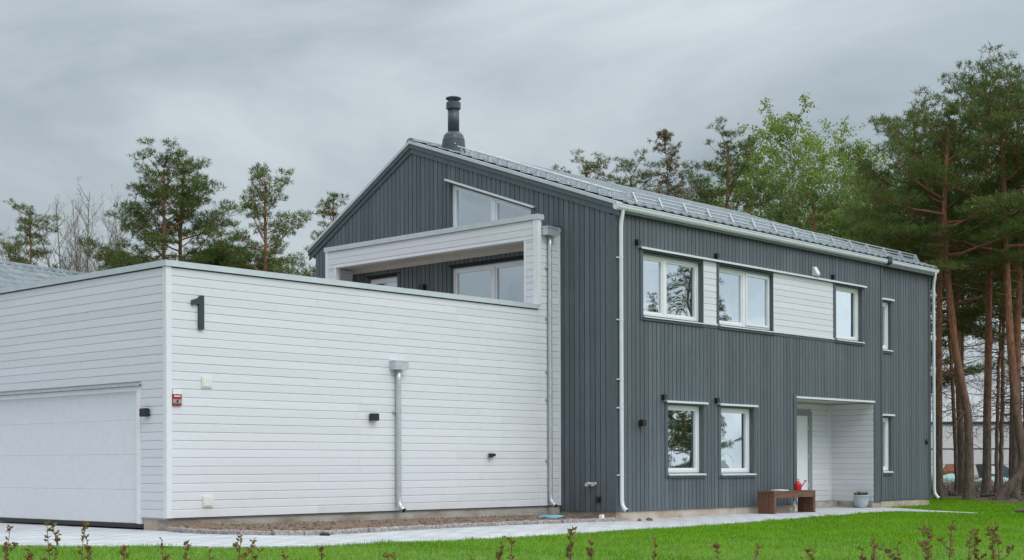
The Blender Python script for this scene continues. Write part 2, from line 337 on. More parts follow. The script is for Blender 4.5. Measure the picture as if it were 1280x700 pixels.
PATH_PTS = PATH_FRONT+[(3.6, 8.05), (2.0, 9.0), (0.6, 10.2), (0.05, 10.45), (-0.03, 10.2), (-0.03, 10.04), (-1.2, 10.04), (-1.2, 6.52), (-0.03, 6.52), (-0.03, 0.02), (-0.3, -0.6), (-1.3, -2.6), (-1.38, -9.16), (-2.11, -9.16), (-2.11, -9.10), (-7.2, -9.10), (-7.2, -9.16), (-14, -9.16)]
LAWN = [(-1.6, -13.6), (3.0, -22.6), (8.6, -17.8), (14.2, -12.9), (22, -6), (33, 3.6), (26, 3.5), (12, 8.2), (6.5, 12), (3, 14.6), (-0.4, 17.6), (-5, 22), (-12, 27), (-16, 27), (-16, 12.9), (-9.5, 12.8), (-0.2, 12.8), (-0.2, -0.2), (-1.6, -9), (-2, -12)]
poly_sheet('lawn', LAWN, 0.010, 'lawn', 'green lawn in front of the house', step=1.0)
poly_sheet('road', [(2.8, -24.6), (10.2, -18.2), (16, -13.2), (35, 3.6), (60, 25), (75, 5), (20, -45), (-8, -60), (-40, -50), (-30, -20), (-14, -13.0), (-4.2, -14.0)], 0.016, 'asphalt', 'grey asphalt road outside the hedge', step=1.0)
poly_sheet('path', PATH_PTS, 0.030, 'paving', 'pale grey paved path along the house and driveway', thick=0.05)
BED = [(-1.36, -9.16), (-.95, -9.28), (-.2, -9.32), (.36, -9.15), (.70, -8.85), (.80, -8.4), (.68, -7.6), (.32, -6.2), (.0, -4.4), (-.10, -2.8), (-.12, -1.2), (-.05, -.05), (-.06, 0.0), (-1.36, 0.0)]
FOREST = [(-60, 46), (-30, 34), (-12, 26), (-5, 21.0), (-2.2, 18.4), (-0.4, 16.5), (1.2, 15.0), (3.0, 13.6), (6.5, 11), (12, 7), (26, 2), (70, -8), (90, 40), (40, 120), (-60, 140)]
poly_sheet('forest_floor', FOREST, 0.022, 'forest', 'brown littered forest floor under the pines', step=4.0)

def seg_inside(px, py, poly):
    px = np.asarray(px); py = np.asarray(py); ins = np.zeros(px.shape, bool); j = len(poly)-1
    for i in range(len(poly)):
        xi, yi = poly[i]; xj, yj = poly[j]
        c = ((yi > py) != (yj > py)) & (px < (xj-xi)*(py-yi)/((yj-yi) if yj != yi else 1e-9)+xi); ins ^= c; j = i
    return ins

# ------------------------------------------------------------------ the house
house = thing('house', 'dark grey and white timber clad house with attached white garage and gabled roof', 'house', (0, 0, 0))
L = P_L(0); G = P_G(0); GW_X = -1.4115; GF_Y = -9.2074; GZ = 0.1085; PITCH = 0.1331
GW = P_L(GW_X); GF = P_G(GF_Y); STEP = -0.06; LS = P_L(STEP)
TOPG = GZ+29*PITCH
RX = -5.7; RZ = 8.03; SR = 0.355; SLf = 0.574
def rooft(x): return RZ-(x-RX)*SR if x > RX else RZ-(RX-x)*SLf

def pieces(u0, u1, bot, top, holes, kinks=()):
    cs = sorted({u0, u1, *[h[k] for h in holes for k in (0, 1) if u0+1e-4 < h[k] < u1-1e-4], *[k for k in kinks if u0+1e-4 < k < u1-1e-4]})
    out = []
    for a, b in zip(cs[:-1], cs[1:]):
        m = (a+b)/2; iv = [(bot, top)]
        for h in holes:
            if not (h[0] < m < h[1]): continue
            hb = h[2] if callable(h[2]) else (lambda z: (lambda u: z))(h[2]); ht = h[3] if callable(h[3]) else (lambda z: (lambda u: z))(h[3])
            nv = []
            for lo, hi in iv:
                if ht(m) <= lo(m) or hb(m) >= hi(m): nv.append((lo, hi)); continue
                if hb(m) > lo(m)+1e-3: nv.append((lo, hb))
                if ht(m) < hi(m)-1e-3: nv.append((ht, hi))
            iv = nv
        for lo, hi in iv:
            if hi(m)-lo(m) > 0.015 and b-a > 0.012: out.append((a, b, lo(a), lo(b), hi(a), hi(b)))
    return out
def slab(mb, u0, u1, bot, top, holes, w0, w1, kinks=()):
    for a, b, l0, l1, t0, t1 in pieces(u0, u1, bot, top, holes, kinks):
        vs = [(a, l0, w0), (b, l1, w0), (b, t1, w0), (a, t0, w0), (a, l0, w1), (b, l1, w1), (b, t1, w1), (a, t0, w1)]
        mb.add(vs, [(0, 3, 2, 1), (4, 5, 6, 7), (0, 1, 5, 4), (1, 2, 6, 5), (2, 3, 7, 6), (3, 0, 4, 7)])
    return mb
K = lambda z: (lambda u: z)
def vboards(pl, u0, u1, bot, top, holes, parent, kinks=(), mat='dark_board', th=0.022, gap=0.015, c=0.004):
    n = round((u1-u0)/PITCH); p = (u1-u0)/n
    for i in range(n):
        a0 = u0+i*p+gap/2; a1 = u0+(i+1)*p-gap/2
        for a, b, l0, l1, t0, t1 in pieces(a0, a1, bot, top, holes, kinks):
            dw = random.uniform(-0.0012, 0.0012); lb = random.uniform(-.002, .002) if l0 < 0.05 else 0
            f = lambda u: ((u-a)/(b-a))
            us = [(a, -th), (a, -c+dw), (a+c, dw), (b-c, dw), (b, -c+dw), (b, -th)]
            r0 = [(u, l0+(l1-l0)*f(u)+lb, w) for u, w in us]; r1 = [(u, t0+(t1-t0)*f(u), w) for u, w in us]
            MB(pl).loft([r0, r1]).build('siding_board', mat, parent)
def hboards(pl, u0, u1, v0, v1, holes, parent, joints=(), mat='white_board', th=0.022, base=GZ, extra=None):
    k = int(math.floor((v0-base)/PITCH+1e-6))
    while base+k*PITCH < v1-0.02:
        a = max(v0, base+k*PITCH); b = min(v1, base+(k+1)*PITCH); k += 1
        m = (a+b)/2; segs = [(u0, u1)]
        for h in holes:
            if h[2] < m < h[3]:
                ns = []
                for s0, s1 in segs:
                    if h[1] <= s0 or h[0] >= s1: ns.append((s0, s1)); continue
                    if h[0] > s0+.01: ns.append((s0, h[0]))
                    if h[1] < s1-.01: ns.append((h[1], s1))
                segs = ns
        cut = []
        for s0, s1 in segs:
            js = [j for j in (joints(k) if callable(joints) else joints) if s0+.3 < j < s1-.3]
            e = [s0]+js+[s1]
            cut += [(e[i]+(.0012 if i else 0), e[i+1]-(.0012 if i < len(js) else 0)) for i in range(len(e)-1)]
        for s0, s1 in cut:
            dw = random.uniform(-0.001, 0.001)
            prof = [(a+.001, -th), (a+.001, -.004+dw), (a+.005, dw), (b-.016, dw), (b-.009, -.009), (b-.001, -.010), (b-.001, -th)]
            MB(pl).loft([[(s0, v, w) for v, w in prof], [(s1, v, w) for v, w in prof]]).build('siding_board', mat, parent)

GRP_V = {}
def window(pl, u0, u1, v0, v1, mull=(), rec=0.09, head=True, casing=(0.1, 0.1), topf=None, ajar=None, cov=None, sillw=0.0, depth=1.8, label=None, trim='dark_trim', sill=True, fb=0.055):
    tf = topf or K(v1)
    def bar(a, b, l0, l1, t0, t1, w0, w1, mb):
        vs = [(a, l0, w0), (b, l1, w0), (b, t1, w0), (a, t0, w0), (a, l0, w1), (b, l1, w1), (b, t1, w1), (a, t0, w1)]
        mb.add(vs, [(0, 3, 2, 1), (4, 5, 6, 7), (0, 1, 5, 4), (1, 2, 6, 5), (2, 3, 7, 6), (3, 0, 4, 7)])
    fr = MB(pl); w0, w1 = -rec-.09, -rec; f = fb
    e = [u0]+[x for m in mull for x in (m-.03, m+.03)]+[u1]
    bar(u0, u0+f, v0, v0, tf(u0), tf(u0+f), w0, w1, fr); bar(u1-f, u1, v0, v0, tf(u1-f), tf(u1), w0, w1, fr)
    bar(u0+f, u1-f, v0, v0, v0+f, v0+f, w0, w1-.001, fr); bar(u0+f, u1-f, tf(u0+f)-f, tf(u1-f)-f, tf(u0+f), tf(u1-f), w0, w1-.001, fr)
    for m in mull: bar(m-.045, m+.045, v0+f, v0+f, tf(m-.045)-f, tf(m+.045)-f, w0, w1-.002, fr)
    win = fr.build('window', 'window_white', house)
    if label: win['label'] = label
    es = [u0+f]+[x for m in mull for x in (m-.045, m+.045)]+[u1-f]
    for i in range(0, len(es), 2):
        a, b = es[i], es[i+1]; s = 0.042; q0, q1 = w0+.015, w1-.018
        if ajar is not None and i//2 == ajar: q0, q1 = w0+.05, w1+.022
        sb = MB(pl); lo, ta, tb = v0+f, tf(a)-f, tf(b)-f
        g = lambda u: ta+(tb-ta)*(u-a)/(b-a)
        bar(a, a+s, lo, lo, g(a), g(a+s), q0, q1, sb); bar(b-s, b, lo, lo, g(b-s), g(b), q0, q1, sb)
        bar(a+s, b-s, lo, lo, lo+s, lo+s, q0, q1-.001, sb); bar(a+s, b-s, g(a+s)-s, g(b-s)-s, g(a+s), g(b-s), q0, q1-.001, sb)
        sb.build('sash', 'window_white', win)
        pn = MB(pl); wq = (q0+q1)/2-.004
        pn.add([(a+s-.003, lo+s-.003, wq), (b-s+.003, lo+s-.003, wq), (b-s+.003, g(b-s)-s+.003, wq), (a+s-.003, g(a+s)-s+.003, wq)], [(0, 1, 2, 3)])
        pn.build('pane', 'glass', win, recalc=False)
        if cov and cov.get(i//2):
            kind, t, c0 = cov[i//2]; nb = 14
            cb = MB(pl)
            r0 = []
            for k in range(nb+1):
                uu = a+(b-a)*k/nb; r0.append((uu, w0-.09+(.03*math.sin(k*2.4) if kind == 'curtain' else .003*math.sin(k))))
            cb.add([(uu, c0, ww) for uu, ww in r0]+[(uu, t if t < tf((a+b)/2)-.05 else g(min(max(uu, a), b)), ww) for uu, ww in r0], [(k, k+1, nb+2+k, nb+1+k) for k in range(nb)])
            cb.build('curtain' if kind == 'curtain' else 'roller_blind', kind, win, smooth=True, recalc=False)
    # reveals lining the opening, a dim room behind
    rv = MB(pl); c = .012
    bar(u0-c, u0, v0, v0, tf(u0), tf(u0), w0, 0.004, rv); bar(u1, u1+c, v0, v0, tf(u1), tf(u1), w0, 0.004, rv)
    bar(u0-c, u1+c, tf(u0), tf(u1), tf(u0)+c, tf(u1)+c, w0, 0.003, rv)
    rv.build('reveal', trim, win)
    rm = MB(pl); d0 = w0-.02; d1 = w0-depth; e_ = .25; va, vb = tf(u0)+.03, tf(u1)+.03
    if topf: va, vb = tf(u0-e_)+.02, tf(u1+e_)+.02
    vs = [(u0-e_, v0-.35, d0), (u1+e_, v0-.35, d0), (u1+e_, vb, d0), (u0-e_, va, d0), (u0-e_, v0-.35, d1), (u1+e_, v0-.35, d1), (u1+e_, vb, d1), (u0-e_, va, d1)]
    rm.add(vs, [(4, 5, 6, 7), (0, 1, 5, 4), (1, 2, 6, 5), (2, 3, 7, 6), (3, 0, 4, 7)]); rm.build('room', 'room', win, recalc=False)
    if casing:
        for a, b in ((u0-casing[0], u0-.013), (u1+.013, u1+casing[1])):
            if b-a > .02: cb = MB(pl); bar(a, b, v0-.10, v0-.10, tf(a)+.05, tf(b)+.05, -.02, .016, cb); cb.build('casing', trim, win)
    if head:
        a, b = u0-.11, u1+.11; hb = MB(pl)
        bar(a, b, tf(a)+.060, tf(b)+.060, tf(a)+.085, tf(b)+.085, -.02, .075, hb)
        bar(a, b, tf(a)+.042, tf(b)+.042, tf(a)+.062, tf(b)+.062, .060, .078, hb); hb.build('head_flashing', 'gutter', win)
        tb_ = MB(pl); bar(u0-.1, u1+.1, tf(u0-.1)+.0145, tf(u1+.1)+.0145, tf(u0-.1)+.059, tf(u1+.1)+.059, -.02, .014, tb_); tb_.build('head_trim', trim, win)
    if sill:
        sb = MB(pl); a, b = u0-.03-sillw, u1+.05+sillw
        sb.add([(a, v0-.001, -rec-.01), (b, v0-.001, -rec-.01), (b, v0-.030, .065), (a, v0-.030, .065), (a, v0-.018, -rec-.01), (b, v0-.018, -rec-.01), (b, v0-.055, .065), (a, v0-.055, .065)],
               [(0, 3, 2, 1), (4, 5, 6, 7), (0, 1, 5, 4), (1, 2, 6, 5), (2, 3, 7, 6), (3, 0, 4, 7)])
        sb.build('sill', 'gutter', win)
        st = MB(pl); bar(a+.0, b-.0, v0-.105, v0-.105, v0-.058, v0-.058, -.02, .035, st); st.build('sill_trim', trim, win)
    return win

# openings on the long wall (u = y, v = z)
W1 = (0.87, 2.86, 3.87, 5.09); W2 = (3.48, 5.56, 3.87, 5.09); W3 = (8.26, 9.46, 3.87, 5.12)
W4 = (10.54, 10.98, 3.76, 4.92); W5 = (10.54, 10.98, 0.75, 2.06); LW1 = (1.67, 2.87, 0.745, 2.115); LW2 = (3.53, 4.74, 0.735, 2.11)
REC = (6.50, 10.08, -1, 2.41)
def grow(w, a, b=None, c=.11, d=.07): return (w[0]-a, w[1]+(a if b is None else b), w[2]-c, w[3]+d)
band = (0.76, 9.57, 3.76, 5.165)
holesL = [band, grow(LW1, .1), grow(LW2, .1), REC]
holesS = [grow(W4, .03, .1), grow(W5, .03, .1)]
CH = lambda w: (w[0]-.0125, w[1]+.0125, w[2]-.0005, (lambda u: w[3](u)+.0125) if callable(w[3]) else w[3]+.0125)
ew = MB(L); slab(ew, 0.26, 10.44, K(0), K(5.90), [CH(W1), CH(W2), CH(W3), CH(LW1), CH(LW2), REC], -.25, -.0225); entrance_wall = ew.build('entrance_wall', 'lining', house)
rw = MB(LS); slab(rw, 10.442, 12.85, K(0), K(5.92), [CH(W4), CH(W5)], -.25, -.0225); end_wall = rw.build('end_wall', 'lining', house)
vboards(L, 0.10, 10.40, K(0), K(5.90), holesL, entrance_wall)
vboards(LS, 10.475, 13.02, K(0.01), K(5.92), holesS, end_wall)
def cornerb(pl, u0, u1, v0, v1, w0, w1, mat, parent=None): return MB(pl).box(u0, u1, v0, v1, w0, w1).build('corner_board', mat, parent or house)
cornerb(L, 0.0, 0.097, 0, 5.84, -.02, .018, 'dark_trim'); cornerb(G, -0.118, 0.0165, 0, 5.74, -.02, .0165, 'dark_trim')
cornerb(L, 10.40, 10.47, 0, 5.90, -.10, .016, 'dark_trim'); cornerb(LS, 13.02, 13.12, 0.0, 5.92, -.02, .016, 'dark_trim')
# upper window band: white boards between the windows
for (a, b) in ((2.90, 3.39), (5.58, 8.14)):
    wp = MB(L).box(a, b, 3.862, 5.16, -.05, -.0225).build('white_panel', 'white_lining', house)
    hboards(L, a, b, 3.865, 5.16, [], wp, base=3.865)
    MB(L).box(a, b, 3.825, 3.862, -.02, .03).build('drip_edge', 'gutter', wp)
    MB(L).box(a, b, 3.765, 3.823, -.02, .012).build('trim_board', 'dark_trim', wp)
MB(L).box(0.74, 9.60, 5.180, 5.200, -.02, .075).box(0.74, 9.60, 5.158, 5.179, .062, .078).build('head_flashing', 'gutter', house)
for (a, b) in ((0.76, 2.9), (3.39, 5.578), (8.14, 9.57)): MB(L).box(a, b, 5.125, 5.157, -.02, .013).build('head_trim', 'dark_trim', house)
window(L, *W1, mull=(1.70,), casing=(.10, .04), head=False, cov={0: ('blind', 4.3, 3.9)}, depth=2.4, label='two pane upper window nearest the house corner, reflecting pines')
window(L, *W2, mull=(4.56,), casing=(.08, .0), head=False, ajar=1, cov={1: ('blind', 5.2, 3.9)}, depth=2.4, label='middle upper window with its right sash ajar')
window(L, *W3, casing=(.11, .1), head=False, cov={0: ('blind', 5.2, 3.9)}, label='single pane upper window right of the white panel')
window(LS, *W4, rec=.055, casing=(.035, .1), label='narrow upper slot window near the far corner')
window(LS, *W5, rec=.055, casing=(.035, .1), label='narrow lower slot window near the far corner')
window(L, *LW1, label='lower window showing a blue cloth inside', cov={0: ('blind', 2.03, 1.93)}, depth=2.6)
window(L, *LW2, label='lower window with a pale curtain behind the glass', cov={0: ('curtain', 2.2, 0.7)})

# gable wall (u = x, v = z)
def gtop(x): return rooft(x)-.10
GWIN = (-4.50, -2.18, 5.86, lambda u: 6.93-.355*(u+4.50)); GD = (-4.48, -1.70, 3.05, 5.11); GS = (-7.13, -6.18, 3.9, 5.11)
holesG = [(-4.6, -2.08, 5.7, lambda u: 7.005-.355*(u+4.50)), (GD[0]-.09, GD[1]+.09, 2.9, 5.20), (GS[0]-.09, GS[1]+.09, 3.78, 5.20)]
gcore = MB(G); slab(gcore, -9.0, -.0225, K(0), gtop, [CH(GWIN), CH(GD), CH(GS)], -.25, -.0225, kinks=(RX,)); gable_wall = gcore.build('gable_wall', 'lining', house)
vboards(G, -9.0, -0.12, lambda u: 3.2 if u < -1.45 else 0.0, gtop, holesG, gable_wall, kinks=(RX, -1.45))
back = MB(P_G(12.85)); slab(back, -9.0, 0.0-.06, K(0), gtop, [], -.25, 0, kinks=(RX,)); back.build('back_wall', 'dark_trim', house)
MB().box(-9.0, -8.75, .255, 12.85, 0, 5.95).build('side_wall', 'dark_trim', house)
window(G, GWIN[0], GWIN[1], GWIN[2], 6.9, mull=(-3.30,), topf=GWIN[3], sill=False, depth=2.2, rec=.07, fb=.045, label='sloping topped gable window above the white balcony frame')
window(G, *GD, mull=(-3.30,), head=False, sill=False, depth=2.6, rec=.06, label='large sliding balcony window behind the garage parapet')
window(G, *GS, head=False, sill=False, depth=2.0, rec=.06, label='small balcony window at the left of the balcony')
# bargeboards and rake flashing
def rake(w0, w1, d0, d1, name, mat):
    for xa, xb in ((-9.2, RX), (RX, 0.10)):
        mb = MB(G)
        za, zb = (RZ-(RX-xa)*SLf, RZ) if xa < RX-.1 else (RZ, RZ-(xb-RX)*SR)
        vs = [(xa, za-d1, w0), (xb, zb-d1, w0), (xb, zb-d0, w0), (xa, za-d0, w0), (xa, za-d1, w1), (xb, zb-d1, w1), (xb, zb-d0, w1), (xa, za-d0, w1)]
        mb.add(vs, [(0, 3, 2, 1), (4, 5, 6, 7), (0, 1, 5, 4), (1, 2, 6, 5), (2, 3, 7, 6), (3, 0, 4, 7)]); mb.build(name, mat, house)
rake(.001, .030, .155, .265, 'bargeboard', 'dark_trim'); rake(.001, .062, .062, .153, 'bargeboard', 'dark_trim'); rake(-.10, .085, -.005, .060, 'rake_flashing', 'coping')
# roof
rf = MB()
for xa, xb in ((-9.2, RX), (RX, 0.10)):
    za, zb = (RZ-(RX-xa)*SLf, RZ) if xa < RX-.1 else (RZ, RZ-(xb-RX)*SR)
    vs = [(x, y, z-dz) for dz in (.20, .05) for y in (.10, 13.16) for x, z in ((xa, za), (xb, zb))]
    rf.add(vs, [(0, 2, 3, 1), (4, 5, 7, 6), (0, 1, 5, 4), (2, 6, 7, 3), (0, 4, 6, 2), (1, 3, 7, 5)])
roof = rf.build('roof', 'dark_trim', house)
def tiles(xr, zr, dx, slope, length, y0, y1, parent, mat='roof_tile', to=None, row=.345, col=.30):
    nrow = int(length/row); ny = int((y1-y0)/col*6); yy = np.linspace(y0, y1, ny+1); V = []; T = []
    wv = .020*np.maximum(np.sin(2*PI*(yy-y0)/col), -.35)
    for r in range(nrow+1):
        s0, s1 = r*row, min((r+1)*row+.03, length+.02)
        for s, lift in ((s0, .008), (s1, .034)):
            x = xr+dx*s; z = zr-slope*s+lift+wv
            P = np.stack([np.full(ny+1, x), yy, z], 1); V.append(P)
        V.append(np.stack([np.full(ny+1, xr+dx*s1), yy, zr-slope*s1+wv-.005], 1))
        b = r*3*(ny+1); i = np.arange(ny)
        for k in (0, 1): T.append(np.stack([b+k*(ny+1)+i, b+(k+1)*(ny+1)+i, b+(k+1)*(ny+1)+i+1, b+k*(ny+1)+i+1], 1))
    V = np.concatenate(V)
    if to is not None: V = np.array([to(p) for p in V])
    o = npmesh('roof_tile', V, np.concatenate(T), mat, parent, smooth=False); o['kind'] = 'stuff'; return o
tiles(RX, RZ+.012, 1, SR, 5.80, .10, 13.18, roof); tiles(RX, RZ+.012, -1, SLf, 3.50, .10, 13.18, roof)
rc = MB(); rc.loft([[(RX+a, y, RZ+b) for a, b in ((-.14, -.05), (-.08, .04), (0, .07), (.08, .05), (.14, -.02))] for y in (-.06, 13.2)]); rc.build('ridge_cap', 'roof_tile', roof)
# snow guard along the eave: three rails on tilted brackets
sg = MB(); gx = -0.32
for k, (dx, dz) in enumerate(((0, .07), (-.02, .14), (-.045, .205))): sg.tube([(gx+dx, .95, rooft(gx+dx)+dz), (gx+dx, 12.95, rooft(gx+dx)+dz)], .013, 6)
snow = sg.build('snow_guard', 'galv', roof)
for i in range(15):
    y = 1.0+i*.85; b = MB()
    for o_ in (-.006,):
        pr = [(gx+.10, rooft(gx+.1)+.02), (gx-.03, rooft(gx)+.235), (gx-.06, rooft(gx)+.235), (gx-.085, rooft(gx)+.035)]
        b.loft([[(x, y-.02, z) for x, z in pr], [(x, y+.02, z) for x, z in pr]])
    b.build('bracket', 'galv', roof)
ms = MB()
for i in range(int(12/.11)):
    y = .98+i*.11; ms.box(gx-.016, gx-.012, y, y+.006, rooft(gx)+.05, rooft(gx)+.20)
o = ms.build('mesh_bar', 'galv', roof); o['kind'] = 'stuff'
# roof ladder up to the flue
ld = MB(); ly0, ly1 = .28, .66; N_ = lambda x, d: (x+d*SR, rooft(x)+d)
for y in (ly0, ly1): ld.tube([(-.25, y, rooft(-.25)+.17), (-4.55, y, rooft(-4.55)+.17)], .016, 6)
for i in range(16):
    x = -.35-i*.27; ld.tube([(x, ly0, rooft(x)+.17), (x, ly1, rooft(x)+.17)], .013, 6); 
    if i % 1 == 0: ld.tube([(x+.02, ly0, rooft(x)+.02), (x-.05, ly0, rooft(x)+.19)], .011, 5); ld.tube([(x-.09, ly0, rooft(x-.09)+.02), (x-.04, ly0, rooft(x)+.19)], .009, 5)
ld.build('roof_ladder', 'galv', roof)
for y in (.9, 3.3, 5.9):
    h_ = MB(); x = -.75; h_.tube([(x, y, rooft(x)+.02), (x-.02, y, rooft(x)+.22), (x-.14, y, rooft(x)+.24), (x-.16, y, rooft(x)+.06)], .011, 6); h_.build('roof_hook', 'galv', roof)
# gutters (profile in x,z) and fascia
MB().box(.001, .020, .02, 10.40, 5.78, 5.90).build('fascia_board', 'dark_trim', house); MB().box(STEP+.001, STEP+.02, 10.48, 13.1, 5.80, 5.92).build('fascia_board', 'dark_trim', house)
def gutter(y0, y1, dx, dz):
    pr = [(.030, 5.985), (.030, 5.90), (.048, 5.865), (.085, 5.845), (.125, 5.850), (.155, 5.875), (.168, 5.905), (.170, 5.955), (.182, 5.962), (.180, 5.982), (.166, 5.986), (.158, 5.97), (.156, 5.905), (.143, 5.885), (.12, 5.862), (.085, 5.858), (.055, 5.876), (.040, 5.905), (.038, 5.985)]
    pr = [(x, 5.845+(z-5.845)*.82) for x, z in pr]
    g = MB().loft([[(x+dx, y, z+dz) for x, z in pr] for y in (y0, y1)]).loft([[(x+dx, y, z+dz) for x, z in pr[:8]] for y in (y0-.004, y0-.001)]).build('gutter', 'gutter', house)
    for y in np.arange(y0+.3, y1, .62):
        MB().box(.160+dx, .1745+dx, y, y+.02, 5.875+dz, 5.93+dz).build('bracket', 'gutter', g)
    return g
gutter(-.10, 10.46, 0, -.03); gutter(10.66, 13.26, -.045, -.012)
MB().box(.082, .100, .10, 13.16, 5.90, 6.003).build('eave_shadow', 'black', house)  # black strip painting the shadow in the gap between gutter and roof edge
MB().loft([[(x, y, z) for x, z in ((-.02, 5.88), (.10, 5.80), (.195, 5.86), (.19, 6.0), (0.03, 6.0))] for y in (10.468, 10.65)]).build('gutter_joint', 'charcoal', house)
# downpipes
def downpipe(pts, r, mat, braces=(), hopper=None):
    d = MB().tube(pts, r, 12).build('downpipe', mat, house, smooth=True)
    e, g_ = np.array(pts[-1]), np.array(pts[-1])-np.array(pts[-2]); g_ = g_/np.linalg.norm(g_)
    MB().tube([e-g_*.004, e+g_*.003], r*.82, 12).build('outlet_shade', 'black', d)  # black disc painting the darkness inside the open pipe end
    for z in braces:
        x, y = pts[len(pts)//2][0], pts[len(pts)//2][1]
        MB().loft([[(x+(r+.006)*math.cos(t), y+(r+.006)*math.sin(t), zz) for t in [2*PI*k/12 for k in range(12)]] for zz in (z, z+.025)]).box(x-.09, x-r, y-.012, y+.012, z, z+.025).build('bracket', mat, d)
        MB().box(x-.05, x-.02, y-r-.05, y-r, z-.002, z+.022).build('bolt', mat, d)
    return d
downpipe([(.10, .10, 5.86), (.10, .10, 5.80), (.095, .095, 5.72), (.075, .088, 5.60), (.07, .085, 5.5), (.07, .085, 2.9), (.07, .085, .22), (.085, .085, .13), (.13, .086, .06), (.20, .087, .025)], .042, 'gutter', (.7, 2.0, 2.55, 3.7, 4.9))
downpipe([(.075, 13.13, 5.88), (.07, 13.13, 5.74), (.04, 13.14, 5.6), (.03, 13.14, 5.5), (.03, 13.14, 2.9), (.03, 13.14, .25), (.05, 13.14, .14), (.12, 13.14, .05), (.17, 13.14, .02)], .04, 'gutter', (1.2, 2.7, 4.3))
gwx = GW_X+.065
downpipe([(gwx, -4.45, 2.62), (gwx, -4.45, 2.4), (gwx, -4.45, 1.5), (gwx, -4.45, .38), (gwx, -4.45, .26), (gwx+.025, -4.45, .20), (gwx+.075, -4.45, .15), (gwx+.13, -4.45, .12)], .048, 'galv', (1.85,))
hp = MB(GW).box(-4.60, -4.29, 2.60, 2.75, .0, .16).box(-4.605, -4.285, 2.735, 2.757, -.0, .167).build('rain_hopper', 'galv', house)
downpipe([(gwx, -.38, 5.45), (gwx, -.38, 5.2), (gwx, -.38, 3.5), (gwx, -.38, .38), (gwx, -.38, .25), (gwx+.025, -.38, .19), (gwx+.075, -.38, .14), (gwx+.13, -.38, .11)], .042, 'galv', (1.0, 2.2, 2.75, 3.8, 4.8))
MB(GW).box(-.56, -.22, 5.43, 5.585, .0, .17).box(-.575, -.205, 5.57, 5.60, -.0, .185).build('rain_hopper', 'galv', house)

# foundations
MB().box(-.03, -.30, .03, 6.5, -.45, -.004).build('foundation', 'plinth', house)
MB().box(-9.0, -.301, .033, .30, -.45, -.004).build('foundation', 'concrete', house)
MB().box(-.035, -.30, 10.04, 10.47, -.45, -.004).build('foundation', 'concrete', house)
MB().box(-.085, -.30, 10.471, 13.09, -.45, .004).build('foundation', 'plinth', house)
for y in (2.1, 4.15, 11.6): MB().box(-.03 if y < 10 else -.085, (-.026 if y < 10 else -.081), y, y+.02, -.4, -.006).build('joint', 'concrete', house)
# entrance recess
RB = P_L(-1.22); RS = P_G(10.05)
MB(RB).box(6.5, 10.05, -.0, 2.41, -.2, -.0225).build('recess_wall', 'white_lining', house)
recess_back = [o for o in COL.objects if o.name == 'recess_wall'][0]
hboards(RB, 6.5, 10.02, 0.0, 2.40, [(7.92, 9.17, -1, 2.20)], recess_back, base=0.0)
rs = MB(RS).box(-1.24, -.05, 0, 2.41, -.2, -.0225).build('recess_wall', 'white_lining', house)
hboards(RS, -1.19, -.015, 0.0, 2.40, [], rs, base=0.0)
MB(P_G(6.5)).box(-1.24, -.1, 0, 2.41, 0, .02).build('recess_wall', 'white_lining', house)
cornerb(RS, -1.22, -1.185, 0, 2.40, -.02, .030, 'white_trim'); cornerb(RB, 10.00, 10.03, 0, 2.399, -.02, .012, 'white_trim')
MB(L).box(6.38, 6.5, 0.0, 2.50, -.2, .02).build('jamb', 'dark_trim', house)
MB(L).box(10.085, 10.30, 0.0, 2.50, -.15, .012).build('jamb', 'dark_trim', house)
MB(L).box(10.052, 10.084, 0.0, 2.41, -.03, .006).build('jamb', 'dark_trim', house)
MB().box(-1.24, -.03, 6.5, 10.06, 2.411, 2.45).build('soffit', 'shaded_white', house)
MB(L).box(6.50, 10.09, 2.405, 2.452, -.028, .014).build('drip_edge', 'gutter', house)
MB().box(-1.2, -1.0, 6.5, 10.06, -.4, -.004).build('plinth', 'concrete', house); MB().box(-1.2, -.04, 10.03, 10.2, -.4, -.004).build('plinth', 'concrete', house)
dr = MB(RB).box(8.03, 8.985, .01, 2.09, -.02, .012).build('door', 'window_white', house)
MB(RB).box(7.93, 8.025, .0, 2.19, -.02, .03).box(8.99, 9.165, .0, 2.19, -.02, .03).box(8.026, 8.989, 2.095, 2.19, -.02, .03).build('door_frame', 'door_grey', house)
MB(RB).box(8.10, 8.14, 1.0, 1.04, .012, .06).box(8.10, 8.22, 1.005, 1.03, .055, .075).build('handle', 'galv', dr)
for z in (.35, 1.05, 1.75): MB(RB).box(8.975, 8.993, z, z+.1, .013, .034).build('hinge', 'galv', dr)

# ------------------------------------------------------------------ garage (attached), white boards
gholes = [(-7.25, -2.12, -1, 2.19)]
gcr = MB(GW).box(GF_Y+.25, -.02, GZ-.02, TOPG-.02, -.25, -.0225); garage_wall = gcr.build('garage_wall', 'white_lining', house)
gf = MB(GF); slab(gf, -8.9, GW_X-.0225, K(GZ-.02), K(TOPG-.02), [(-7.25, -2.12, -1, 2.19)], -.25, -.0225); garage_front = gf.build('garage_front', 'white_lining', house)
rj = random.Random(4)
JT = {}
def jt(k):
    if k not in JT: JT[k] = [GF_Y+rj.choice((2.1, 3.0, 3.9, 4.8))+rj.uniform(-.05, .05), GF_Y+rj.choice((6.3, 6.9, 7.5))]
    return JT[k]
hboards(GW, GF_Y+.085, -.67, GZ, TOPG, [], garage_wall, joints=jt)
hboards(GW, -.668, -.045, GZ, 5.56, [], garage_wall)
hboards(GF, -8.85, GW_X-.085, GZ, TOPG, gholes, garage_front, joints=lambda k: [-5.2 if k % 2 else -6.0])
